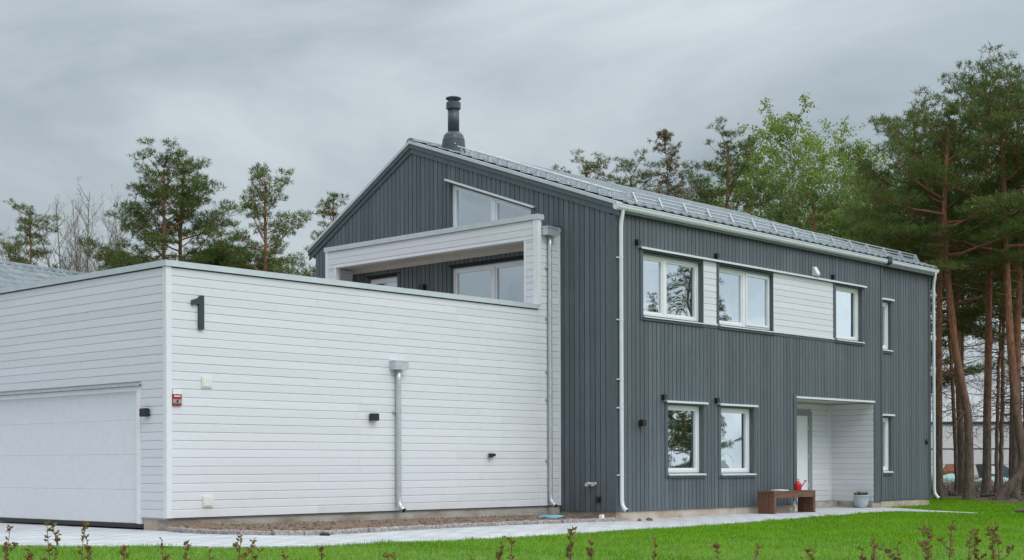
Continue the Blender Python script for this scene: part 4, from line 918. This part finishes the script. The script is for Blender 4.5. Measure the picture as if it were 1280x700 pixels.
pine('thin twiggy background pine left of the bowed trunk', -3.6, 25.2, 10.6, 32, .12, .58, 1.7, None, .8, group=PR, dead=46)
for i, (x, y, H, lb) in enumerate(((-3.0, 23.6, 9.0, 'thin bare stemmed pine just right of the house end, behind the kinked trunk'), (-4.4, 28.6, 9.5, 'thin dark stem between the kinked pine and the tallest pine, far back'), (-2.1, 24.2, 9.2, 'thin dark stem right of the tallest pine trunk, middle distance'), (-1.4, 22.0, 8.6, 'thin leaning stem left of the bowed trunk, middle distance'), (-3.4, 32.5, 9.5, 'thin dark stem far back near the right picture edge'))):
    pine(lb, x, y, H, 120+i, (.10, .13, .11, .09, .13)[i], .62, 1.5, None, .6, group='thin background pine stems', dead=44)
# beyond the right edge of the picture, mirrored in the windows
MIR = 'pines mirrored in the windows'
pine('pine just outside the right edge of the picture beside the bowed one', 2.6, 19.2, 12.2, 50, .17, .55, 2.4, None, .8, group=PR, dead=6)
pine('full crowned pine outside the picture, mirrored in the upper window nearest the corner', 17.4, 27.0, 11.5, 51, .13, .12, 1.9, None, .75, group=MIR, dead=4)
pine('distant small pine outside the picture, mirrored low in the upper window nearest the corner', 35.0, 47.6, 11.2, 52, .16, .3, 2.0, None, .8, group=MIR, dead=4)
pine('low pine outside the picture, mirrored in the middle upper window', 35.0, 53.4, 11.4, 53, .09, .35, 2.6, None, .55, group=MIR, dead=2)
for i, (x, y) in enumerate(((26.0, 36.2), (26.4, 37.6), (26.0, 38.7))):
    pine(('first', 'second', 'third')[i]+' low young pine outside the picture, mirrored in the blue cloth window', x, y, 4.6+.2*i, 56+i, .08, .04, 1.5, None, .8, group=MIR, dead=2)
# left hand stand
pine('left pine of the tall pair behind the garage corner, dark slim trunk', -25.1, 6.75, 11.7, 41, .16, .34, 2.8, None, 1.2, group=PLf)
pine('right pine of the tall pair behind the garage corner, orange trunk', -25.5, 7.6, 11.7, 42, .18, .40, 2.7, None, 1.2, group=PLf)
pine('conical pine standing alone right of the tall pair', -22.7, 9.3, 11.3, 43, .16, .25, 2.6, None, 1.2, group=PLf, shape=.5, mat='needles_olive')
pine('lower bushy pine between the tall pair and the conical pine', -25.0, 9.0, 8.4, 44, .14, .2, 2.7, None, 1.2, group=PLf)
pine('low spreading pine left of the house eave', -24.8, 10.9, 8.8, 45, .14, .2, 2.7, None, 1.2, group=PLf, mat='needles_olive')
pine('small pine peeping past the left eave of the house', -25.0, 13.9, 11.3, 46, .13, .4, 1.5, None, .9, group=PLf, mat='needles_olive')
pine('low ragged pine left of the tall pair', -29.0, 7.9, 8.8, 47, .13, .2, 2.6, None, 1.1, group=PLf)
pine('spiky young conifer among the bare trees at the left edge', -36.0, 7.9, 11.4, 48, .12, .15, 2.6, None, 1.0, group=PLf, mat='needles_olive', shape=.4)
pine('lower olive conifer at the far left above the neighbour roof', -38.2, 8.3, 10.4, 49, .12, .15, 2.6, None, .9, group=PLf, mat='needles_olive')
pine('olive conifer hidden behind the bare birches', -35.4, 9.4, 8.4, 60, .12, .2, 2.4, None, .65, group=PLf, mat='needles_olive')
pine('low bushy pine just left of the garage corner behind the parapet', -27.0, 7.6, 7.8, 66, .12, .15, 2.7, None, 1.0, group=PLf, mat='needles_olive', dead=4)
pine('low bushy pine between the conical pine and the house eave', -23.6, 10.2, 7.4, 67, .12, .15, 2.7, None, 1.0, group=PLf, dead=4)
pine('bushy olive pine standing behind the tall pair', -28.0, 10.5, 8.8, 68, .14, .2, 2.5, None, 1.0, group=PLf, mat='needles_olive', dead=4)
pine('dense low conifer above the end of the neighbour ridge', -33.8, 7.6, 8.6, 69, .12, .15, 1.9, None, 1.0, group=PLf, mat='needles_olive', dead=4)
pine('dense low conifer over the middle of the neighbour roof', -35.5, 6.9, 9.0, 70, .12, .15, 1.9, None, 1.0, group=PLf, mat='needles_olive', dead=4)
# behind the roof
pine('rounded pine top showing over the middle of the roof, left half', -22.2, 25.8, 13.9, 61, .18, .45, 2.9, None, 1.0, group=PB, mat='needles_olive')
pine('rounded pine top showing over the middle of the roof, right half', -21.2, 27.9, 13.9, 62, .18, .45, 2.9, None, 1.0, group=PB, mat='needles_olive')
pine('dark pine left of the fresh green birch', -13.2, 23.1, 13.3, 63, .17, .35, 2.9, None, 1.2, group=PB)
pine('low dark pine at the foot of the brown larch', -13.9, 21.9, 10.2, 64, .16, .3, 2.7, None, 1.05, group=PB)
pine('low dark pine below the right birch beside the roof end', -8.4, 21.5, 10.2, 65, .16, .3, 2.7, None, .8, group=PB)

pine('dark pine filling between the brown larch and the rounded pine tops', -16.4, 22.6, 11.2, 72, .15, .25, 2.5, None, 1.0, group=PB, mat='needles_olive', dead=4)
pine('dark pine standing between the birches and the right stand', -9.6, 27.6, 11.8, 73, .15, .25, 2.6, None, .8, group=PB, dead=4)
def larch(label, x, y, H, seed):
    rng = np.random.RandomState(seed); o = thing('larch_tree', label, 'tree', (x, y, h1(x, y)), PB); tb = TB(); lb = TB(); C_ = []; D_ = []
    stm = bend((0, 0, -.1), (0, 0, 1), H*.97, rng, 12, 0, .02); tb.tube(stm, .11, .008, 8)
    for i in range(120):
        t = (i+.5)/120; z = H*(.3+.70*t); ln = (2.1*(1-t)**.8+.22)*rng.uniform(.6, 1.15); az = rng.uniform(0, 6.28)
        q = min((z+.1)/(H*.97), .999)*11; k0 = int(q); lp = bend(stm[k0]+(stm[k0+1]-stm[k0])*(q-k0), [math.cos(az), math.sin(az), .05+.25*t], ln, rng, 6, .25, .16); lb.tube(lp, .018*ln+.004, .004, 4)
        for k in range(int(4+ln*4)):
            sp = bend(lp[rng.randint(1, 6)], unit(rng.normal(0, 1, 3)+np.array([math.cos(az), math.sin(az), 0])), ln*rng.uniform(.15, .35), rng, 4, -.1, .2); lb.tube(sp, .006, .003, 3)
            for w in range(1, 4):
                if rng.rand() < .8: C_.append(sp[w]+rng.normal(0, .03, 3)); D_.append(rng.normal(0, .6, 3))
    V, T = tufts(np.array(C_), np.array(D_), rng, 8, .095, .030, 1.0); tb.build('trunk', 'dead_twig', o); lb.build('branches', 'dead_twig', o); npmesh('crown', V, T, 'larch', o)
larch('brownish sparse larch standing left of the birch behind the roof', -13.3, 20.4, 13.1, 71)

def birch(label, x, y, H, seed, cw, leafy=1.0, group=PB, bare=False, nst=1, lean=.10):
    rng = np.random.RandomState(seed); o = thing('bare_birch' if bare else 'birch_tree', label, 'tree', (x, y, h1(x, y)), group); tb = TB(); lb = TB(); C_ = []; D_ = []
    for s in range(nst):
        a = rng.uniform(0, 6.28); st = bend((0, 0, -.1), (lean*math.cos(a), lean*math.sin(a), 1), H*(1 if s == 0 else rng.uniform(.75, .97)), rng, 14, .1, .035); tb.tube(st, .11 if bare else .15, .010, 7)
        nl = 30 if bare else 40
        for i in range(nl):
            t = (i+rng.rand())/nl; q = (.22+.76*t)*13; k0 = int(q); p = st[k0]+(st[min(k0+1, 13)]-st[k0])*(q-k0); az = rng.uniform(0, 6.28)
            ln = cw*(math.sin(PI*(.22+.68*t))+.16)*rng.uniform(.6, 1.15); el = .50+.45*t
            if bare: el = .85+.4*rng.rand()
            lp = bend(p, [math.cos(az)*math.cos(el), math.sin(az)*math.cos(el), math.sin(el)], ln, rng, 7, .1 if bare else -.9*rng.rand(), .12); lb.tube(lp, .010*ln+.006, .004, 4)
            for k in range(int((3 if bare else 5)+ln*4)):
                j = rng.randint(1, 7); dd = unit(lp[j]-lp[j-1]); d2 = unit(dd*(1.0 if bare else .6)+rng.normal(0, .5, 3)); l2 = ln*rng.uniform(.18, .42)
                sp = bend(lp[j], d2, l2, rng, 5, .35 if bare else -1.3, .16); lb.tube(sp[::2] if not bare else sp, .0055, .003, 3)
                if bare:
                    for w in range(2): lb.tube(bend(sp[rng.randint(1, 4)], unit(unit(sp[4]-sp[0])+rng.normal(0, .5, 3)), l2*.5, rng, 3, .2, .1), .004, .0025, 3)
                else:
                    nl_ = int(19*leafy); ii = rng.uniform(.2, 4, nl_)
                    for w in ii:
                        b0 = min(int(w), 3); C_.append(sp[b0]+(sp[b0+1]-sp[b0])*(w-b0)+rng.normal(0, .07, 3)); D_.append(rng.normal(0, .7, 3)+np.array([0, 0, -.5]))
    tb.build('trunk', 'bare_bark' if bare else 'birch_bark', o); lb.build('branches', 'bare_bark' if bare else ('dead_twig' if leafy < .6 else 'birch_bark'), o)
    if C_:
        V, T = leaves(np.array(C_), np.array(D_), .092, rng, .85); npmesh('crown', V, T, 'birch_leaf', o)
    return o
birch('tall fresh green birch crowning the group behind the roof', -13.3, 28.7, 15.2, 81, 3.2, 1.3, nst=4, lean=.17)
birch('fresh green birch right of the tallest birch, slightly lower', -14.2, 30.3, 14.4, 82, 2.9, 1.1, nst=3, lean=.14)
birch('small airy birch right at the edge of the pine stand', -12.2, 29.4, 12.8, 83, 2.4, 1.1, nst=3, lean=.16)
birch('thin leafed birch leaning left behind the dark pine', -16.0, 28.8, 13.9, 84, 2.6, 1.0, nst=3, lean=.14)
birch('bushy low birch filling below the tall birches', -11.8, 26.6, 11.2, 85, 2.8, 1.2, nst=4, lean=.2)
GB = 'bare birches at the left edge'
birch('tallest bare birch left of the pine pair, many upright twigs', -38.4, 10.8, 13.0, 91, 2.2, 0, GB, True, 5, .20)
birch('bare birch close beside the pine pair', -35.6, 10.7, 12.4, 92, 2.0, 0, GB, True, 4, .18)
birch('bare birch leaning over the neighbour roof', -37.4, 9.2, 11.6, 93, 1.9, 0, GB, True, 5, .2)
birch('bare birch farthest left, cut by the picture edge', -38.6, 7.8, 11.2, 94, 1.8, 0, GB, True, 4, .2)
birch('low bare brush beneath the pine pair', -33.4, 10.1, 9.0, 95, 1.5, 0, GB, True, 4, .22)
birch('low bare brush above the end of the neighbour roof ridge', -34.6, 8.9, 8.6, 96, 1.4, 0, GB, True, 4, .2)

# undergrowth at the forest edge
rng = np.random.RandomState(77); us = TB(); C_ = []; D_ = []
for i in range(1500):
    x = rng.uniform(-9, 8); y = rng.uniform(9, 34)
    if not seg_inside(x-.3, y-.3, FOREST): continue
    z = h1(x, y); nb = rng.randint(2, 5); hh = rng.uniform(.15, .6)*(1+.9*(rng.rand() < .12))
    for b in range(nb):
        p = bend((x, y, z), rng.normal(0, .5, 3)+np.array([0, 0, 1.0]), hh*rng.uniform(.5, 1.2), rng, 4, 0, .2); us.tube(p, .006, .003, 3)
        for k in range(2): C_.append(p[rng.randint(1, 4)]); D_.append(rng.normal(0, 1, 3))
us.V and tag(us.build('undergrowth', 'bare_bark', None), 'brown twiggy undergrowth on the forest floor', 'undergrowth', None, 'stuff')
V, T = leaves(np.array(C_), np.array(D_), .07, rng); tag(npmesh('undergrowth_leaves', V, T, 'dark_leaf'), 'sparse dull leaves of the forest undergrowth', 'undergrowth', None, 'stuff')
for i, (x, y, ln, rz) in enumerate(((-1.6, 19.4, 2.6, .6), (.9, 17.6, 1.8, .2), (-3.2, 20.6, 2.2, 1.0))):
    b = TB(); rg = np.random.RandomState(i); b.tube(bend((0, 0, .06), (1, .05, .02), ln, rg, 6, 0, .06), .05, .03, 7); o = b.build('fallen_branch', 'dead_twig', None)
    o.location = (x, y, h1(x, y)+.02); o.rotation_euler = (0, 0, rz); tag(o, ['fallen grey branch behind the kinked pine', 'fallen branch right of the bowed pine', 'fallen branch near the house end'][i], 'branch', 'fallen branches')

# lawn grass
rng = np.random.RandomState(9); N = 620000
x = rng.uniform(-4, 15, N); y = rng.uniform(-16, 20, N); dep = (x-CAM[0])*f2[0]+(y-CAM[1])*f2[1]; lat = (x-CAM[0])*rt[0]+(y-CAM[1])*rt[1]
keep = (dep > 12) & (np.abs(lat) < dep*.40+1.0) & (rng.rand(N) < np.clip(26/dep, 0, 1)**1.2)
pad = seg_inside(x, y, PATH_PTS); keep &= ~pad & ~seg_inside(x, y, FOREST) & ~((x < -.02) & (y > -.2) & (y < 13.1)) & ~((x < -1.2) & (y < 0)) & ~seg_inside(x, y, BED) & ~((x-4.6)**2+(y-9.5)**2 < .75)
x, y, dep = x[keep], y[keep], dep[keep]; n = len(x)
sz = np.clip(dep/22, .75, 1.8)[:, None]; pat = .75+.5*np.sin(x*1.3+np.sin(y*.9)*2)*np.sin(y*1.7+x*.6)[:]*.5
hb = rng.uniform(.022, .060, (n, 1))*(1+.7*(rng.rand(n, 1) < .06))*(.8+.4*pat[:, None]); p = np.stack([x, y, hgt(x, y)], 1); a = rng.uniform(0, 6.28, n)
s = np.stack([np.cos(a), np.sin(a), 0*a], 1)*.0042*sz; tip = p+np.stack([rng.normal(0, .014, n), rng.normal(0, .014, n), 0*x], 1); tip[:, 2] += hb[:, 0]
V = np.stack([p-s, p+s, tip], 1).reshape(-1, 3); i = np.arange(n)*3
tag(npmesh('grass', V, np.stack([i, i+1, i+2], 1), 'grass'), 'short bright green lawn grass in front of the house', 'grass', None, 'stuff')
# longer tufts along the path edge
ex = []; rr = np.random.RandomState(12)
for a, b in zip(PATH_FRONT[1:-1], PATH_FRONT[2:]):
    a, b = np.array(a), np.array(b); m_ = int(np.linalg.norm(b-a)*230)
    q = a+(b-a)*rr.rand(m_, 1)+rr.normal(0, .035, (m_, 2)); ex.append(q)
q = np.concatenate(ex); n = len(q); p = np.stack([q[:, 0], q[:, 1], hgt(q[:, 0], q[:, 1])], 1); a = rr.uniform(0, 6.28, n); s = np.stack([np.cos(a), np.sin(a), 0*a], 1)*.006
clump = np.clip(.5+.9*np.sin(q[:, 1]*2.3)*np.sin(q[:, 1]*5.1+1), .25, 1.3); tip = p+np.stack([rr.normal(0, .025, n), rr.normal(0, .025, n), (.022+.045*rr.rand(n))*clump], 1)
V = np.stack([p-s, p+s, tip], 1).reshape(-1, 3); i = np.arange(n)*3
tag(npmesh('edge_grass', V, np.stack([i, i+1, i+2], 1), 'grass'), 'longer untrimmed grass along the path edge', 'grass', None, 'stuff')

# mulched shrub by the right edge of the lawn
m = MB(); m.loft([[(.75*r*math.cos(2*PI*k/18)*(1+.08*math.sin(k*3)), .85*r*math.sin(2*PI*k/18), z) for k in range(18)] for r, z in ((1, -.03), (.9, .03), (.5, .06), (.05, .07))])
o = m.build('mulch_bed', 'forest', None, smooth=True); o.location = (4.6, 9.5, h1(4.6, 9.5)+.06); tag(o, 'brown mulch patch in the lawn near the right edge', None, None, 'structure')
def shrub(label, loc, stems, seed, group, mat='shrub_leaf', lsize=.038, per=26, r=.0045):
    rg = np.random.RandomState(seed); o = thing('young_shrub', label, 'shrub', loc, group); tb = TB(); C_ = []; D_ = []
    for dx, dy, h_ in stems:
        st = bend((dx*.35, dy*.35, -.05), (dx*.5+rg.normal(0, .04), dy*.5+rg.normal(0, .04), 1), h_+.05, rg, 9, .3, .05); tb.tube(st, r, r*.45, 5)
        tw = [(st, .45)]+[(bend(st[rg.randint(4, 8)], unit(rg.normal(0, .5, 3)+np.array([0, 0, .8])), h_*rg.uniform(.10, .2), rg, 4, .3, .1), .3) for _ in range(rg.randint(1, 4))]
        for tpts, s0 in tw:
            if len(tpts) < 9: tb.tube(tpts, r*.6, r*.35, 4)
            nn = int(per*(1 if len(tpts) == 9 else .35)); fq = (s0+(1-s0)*rg.rand(nn)**.6)*(len(tpts)-1)
            for w in fq:
                b0 = min(int(w), len(tpts)-2); C_.append(tpts[b0]+(tpts[b0+1]-tpts[b0])*(w-b0)); az = rg.uniform(0, 6.28); D_.append([math.cos(az), math.sin(az), rg.uniform(.2, 1.3)])
    V, T = leaves(np.array(C_), np.array(D_, float), lsize, rg, .6, .35); tb.build('stem', 'shrub_stem', o); npmesh('foliage', V, T, mat, o); return o
shrub('dark low shrub on the brown mulch patch near the right edge', (4.55, 9.5, h1(4.55, 9.5)+.05), [(rr.normal(0, .5), rr.normal(0, .6), rr.uniform(.2, .55)) for _ in range(14)], 3, None, 'dark_leaf', .045, 14, .006)
SH = 'young brown leaved shrubs in the foreground'
SHR = [('cut by the left picture edge at the garage door', [(8.12, -16.93, .80)]),
 ('thin pair left of the tallest pair before the garage door', [(8.04, -16.74, .65), (8.35, -16.75, .79)]),
 ('tall pair standing before the garage door', [(8.44, -16.70, .84), (8.52, -16.62, .82)]),
 ('short single right of the tall pair before the garage door', [(8.18, -16.31, .70)]),
 ('low single one below the right end of the garage door', [(9.16, -16.66, .69)]),
 ('upright one directly below the garage corner', [(9.31, -16.39, .74), (9.39, -16.36, .71)]),
 ('dense three stemmed one right of the garage corner', [(9.42, -16.1, .66), (9.50, -16.05, .77), (9.58, -16.0, .72)]),
 ('small pair below the black lid on the path', [(9.62, -15.52, .63), (9.75, -15.5, .63)]),
 ('low spread one below the garage rain hopper pipe', [(9.95, -15.04, .60)]),
 ('leafy one left of the middle, below the low black tap', [(10.55, -14.8, .57), (10.65, -14.75, .74)]),
 ('slender one below the white pipe nearest the dark gable', [(10.70, -14.53, .70)]),
 ('tiny tip barely showing at the picture bottom below the blue sheeting', [(11.14, -14.62, .57)]),
 ('tall pair below the dark gable wall', [(11.12, -14.38, .75), (11.22, -14.35, .71)]),
 ('single one below the lower window with the blue cloth', [(11.27, -13.78, .69)]),
 ('forked one below the gap left of the bench', [(11.95, -13.7, .68), (12.05, -13.72, .69)]),
 ('low pair just below the bench', [(12.14, -13.23, .61), (12.07, -12.90, .60)]),
 ('low single one below the flower pot', [(12.68, -13.12, .65)]),
 ('dense reddish clump right of the flower pot', [(12.72, -13.05, .67), (12.80, -13.0, .68)]),
 ('tall forked one below the right end of the dark wall', [(12.58, -12.18, .78), (12.66, -12.2, .74)]),
 ('tall thin topped one below the far downpipe', [(12.86, -12.35, .83), (12.90, -12.28, .74)]),
 ('thick dark one below the kinked pine', [(12.95, -12.15, .68), (13.05, -12.2, .79)]),
 ('wide spreading one at the right edge of the picture', [(13.25, -12.35, .70), (13.32, -12.30, .76), (13.40, -12.28, .80)])]
for i, (lb, st) in enumerate(SHR):
    x, y = np.mean([s[0] for s in st]), np.mean([s[1] for s in st])
    shrub('young brown leaved shrub, '+lb.replace('left of the tallest pair before', 'left of the tallest pair at'), (x, y, h1(x, y)), [((s[0]-x)/.35, (s[1]-y)/.35, s[2]) for s in st], 100+i, SH, per=30)

# ------------------------------------------------------------------ neighbour house far left, warehouse, fence and skips far right
nb = thing('neighbour_house', 'neighbouring house behind the garage showing only its grey tiled roof', 'house', (-24.5, -1.0, .25), None, .217)
A = MB(); A.box(-3.4, 3.4, -9, 11.5, 0, 4.4); A.build('wall', 'render_wall', nb)
G2 = MB()
for y in (-9, 11.5): pass
G2.loft([[(-3.4, y, 4.41), (3.4, y, 4.41), (0, y, 6.55)] for y in (-9, 11.5)]); G2.build('gable', 'render_wall', nb)
r2 = MB(); zr, sl2 = 7.06-.0, .62
for s in (-1, 1):
    r2.loft([[(0, y, zr-.03), (0, y, zr-.18), (s*3.9, y, zr-.18-sl2*3.9), (s*3.9, y, zr-.03-sl2*3.9)] for y in (-9.3, 11.8)])
nroof = r2.build('roof', 'roof_tile', nb)
tiles(0, zr-.02, 1, sl2, 3.9, -9.3, 11.8, nroof, row=.34, col=.30); tiles(0, zr-.02, -1, sl2, 3.9, -9.3, 11.8, nroof, row=.34, col=.3)
MB().loft([[(a, y, zr+b) for a, b in ((-.13, -.07), (-.08, .02), (0, .05), (.08, .02), (.13, -.07))] for y in (-9.3, 11.8)]).build('ridge_cap', 'roof_tile', nroof)
s2 = MB()
for dz in (.1, .18, .26): s2.tube([(3.2, -9, zr-sl2*3.2+dz), (3.2, -1.2, zr-sl2*3.2+dz)], .014, 5)
for i in range(9): s2.tube([(3.3, -9+i*.97, zr-sl2*3.3), (3.15, -9+i*.97, zr-sl2*3.2+.28)], .014, 5)
s2.build('snow_guard', 'galv', nroof)

wh = thing('warehouse', 'long pale warehouse far behind the pines at the right', 'warehouse', (-24.0, 76.0, -.05), None, .72)
MB().box(-16, 26, 0, 14, 0, 3.72).build('wall', 'warehouse', wh); MB().box(-16.2, 26.2, -.12, 14.2, 3.72, 3.90).build('roof', 'charcoal', wh)
MB().box(-16, 26, -.02, -.001, 0, .25).build('plinth', 'concrete', wh)
fn = thing('site_fence', 'temporary mesh site fence with rounded frames before the warehouse', 'fence', (-19.7, 59.4, -.05), None, .686)
for k in range(-3, 5):
    x0, x1 = k*1.75+.05, k*1.75+1.72; f_ = MB(); c = .28
    pts = [(x0, 0, .02), (x0, 0, 1.86-c)]+[(x0+c-c*math.cos(t), 0, 1.86-c+c*math.sin(t)) for t in (.5, 1.0, 1.57)]+[(x1-c+c*math.sin(t), 0, 1.86-c+c*math.cos(t)) for t in (0, .5, 1.0, 1.57)]+[(x1, 0, .02)]
    f_.tube(pts, .055, 6); f_.tube([(x0, 0, .95), (x1, 0, .95)], .012, 4)
    pf = f_.build('fence_panel', 'charcoal', fn)
    mm = MB()
    for q in np.arange(x0+.1, x1, .12): mm.box(q, q+.006, -.003, .003, .05, 1.82)
    o = mm.build('mesh_wire', 'galv', fn); o['kind'] = 'stuff'
    MB().box(x1-.25, x1+.30, -.12, .12, 0, .09).build('foot_block', 'concrete', fn)
sk = thing('site_skip', 'blue grey skip with pale panels behind the fence at the right', 'skip', (-17.3, 54.9, -.05), None, .69)
MB().loft([[(-.55, y, .20), (.55, y, .20), (.78, y, .62), (.30, y, .95), (-.78, y, .95)] for y in (-.8, .8)]).build('body', 'skip', sk)
MB().box(-.32, -.02, -.815, -.802, .42, .86).build('pale_panel', 'white_plastic', sk); MB().box(.12, .30, -.815, -.802, .45, .80).build('pale_panel', 'white_plastic', sk)
MB().box(-.75, .72, -.83, .83, .08, .19).build('base', 'rust', sk)
o = MB().loft([[(a*1.0, b, z) for a, b in ((-.62, -.5), (.55, -.45), (.6, .5), (-.5, .5))] for z in (.28, .6)]+[[(-.25, -.3, .98), (.3, -.3, .95), (.3, .3, .97), (-.3, .3, .95)]]).build('rusty_container', 'rust'); o.location = (-18.9, 53.3, -.05); o.rotation_euler = (0, 0, .7); tag(o, 'rusty brown container heap left of the blue grey skip', 'container')
for i, (x, y, w_, h_, lb) in enumerate(((-18.1, 51.5, .75, .42, 'crumpled turquoise tarpaulin in front of the rusty container'), (-16.4, 52.9, 1.0, .28, 'flat turquoise tarpaulin in front of the blue grey skip'))):
    rg = random.Random(i); m = MB(); m.loft([[(w_*r*math.cos(2*PI*k/12)*rg.uniform(.85, 1.1), .5*r*math.sin(2*PI*k/12), z*h_*rg.uniform(.8, 1.15)) for k in range(12)] for r, z in ((1, 0), (.9, .5), (.6, .85), (.1, 1))])
    o = m.build('tarpaulin', 'tarp_green'); o.location = (x, y, -.05); o.rotation_euler = (0, 0, .7); tag(o, lb, 'tarpaulin', 'turquoise tarpaulins')
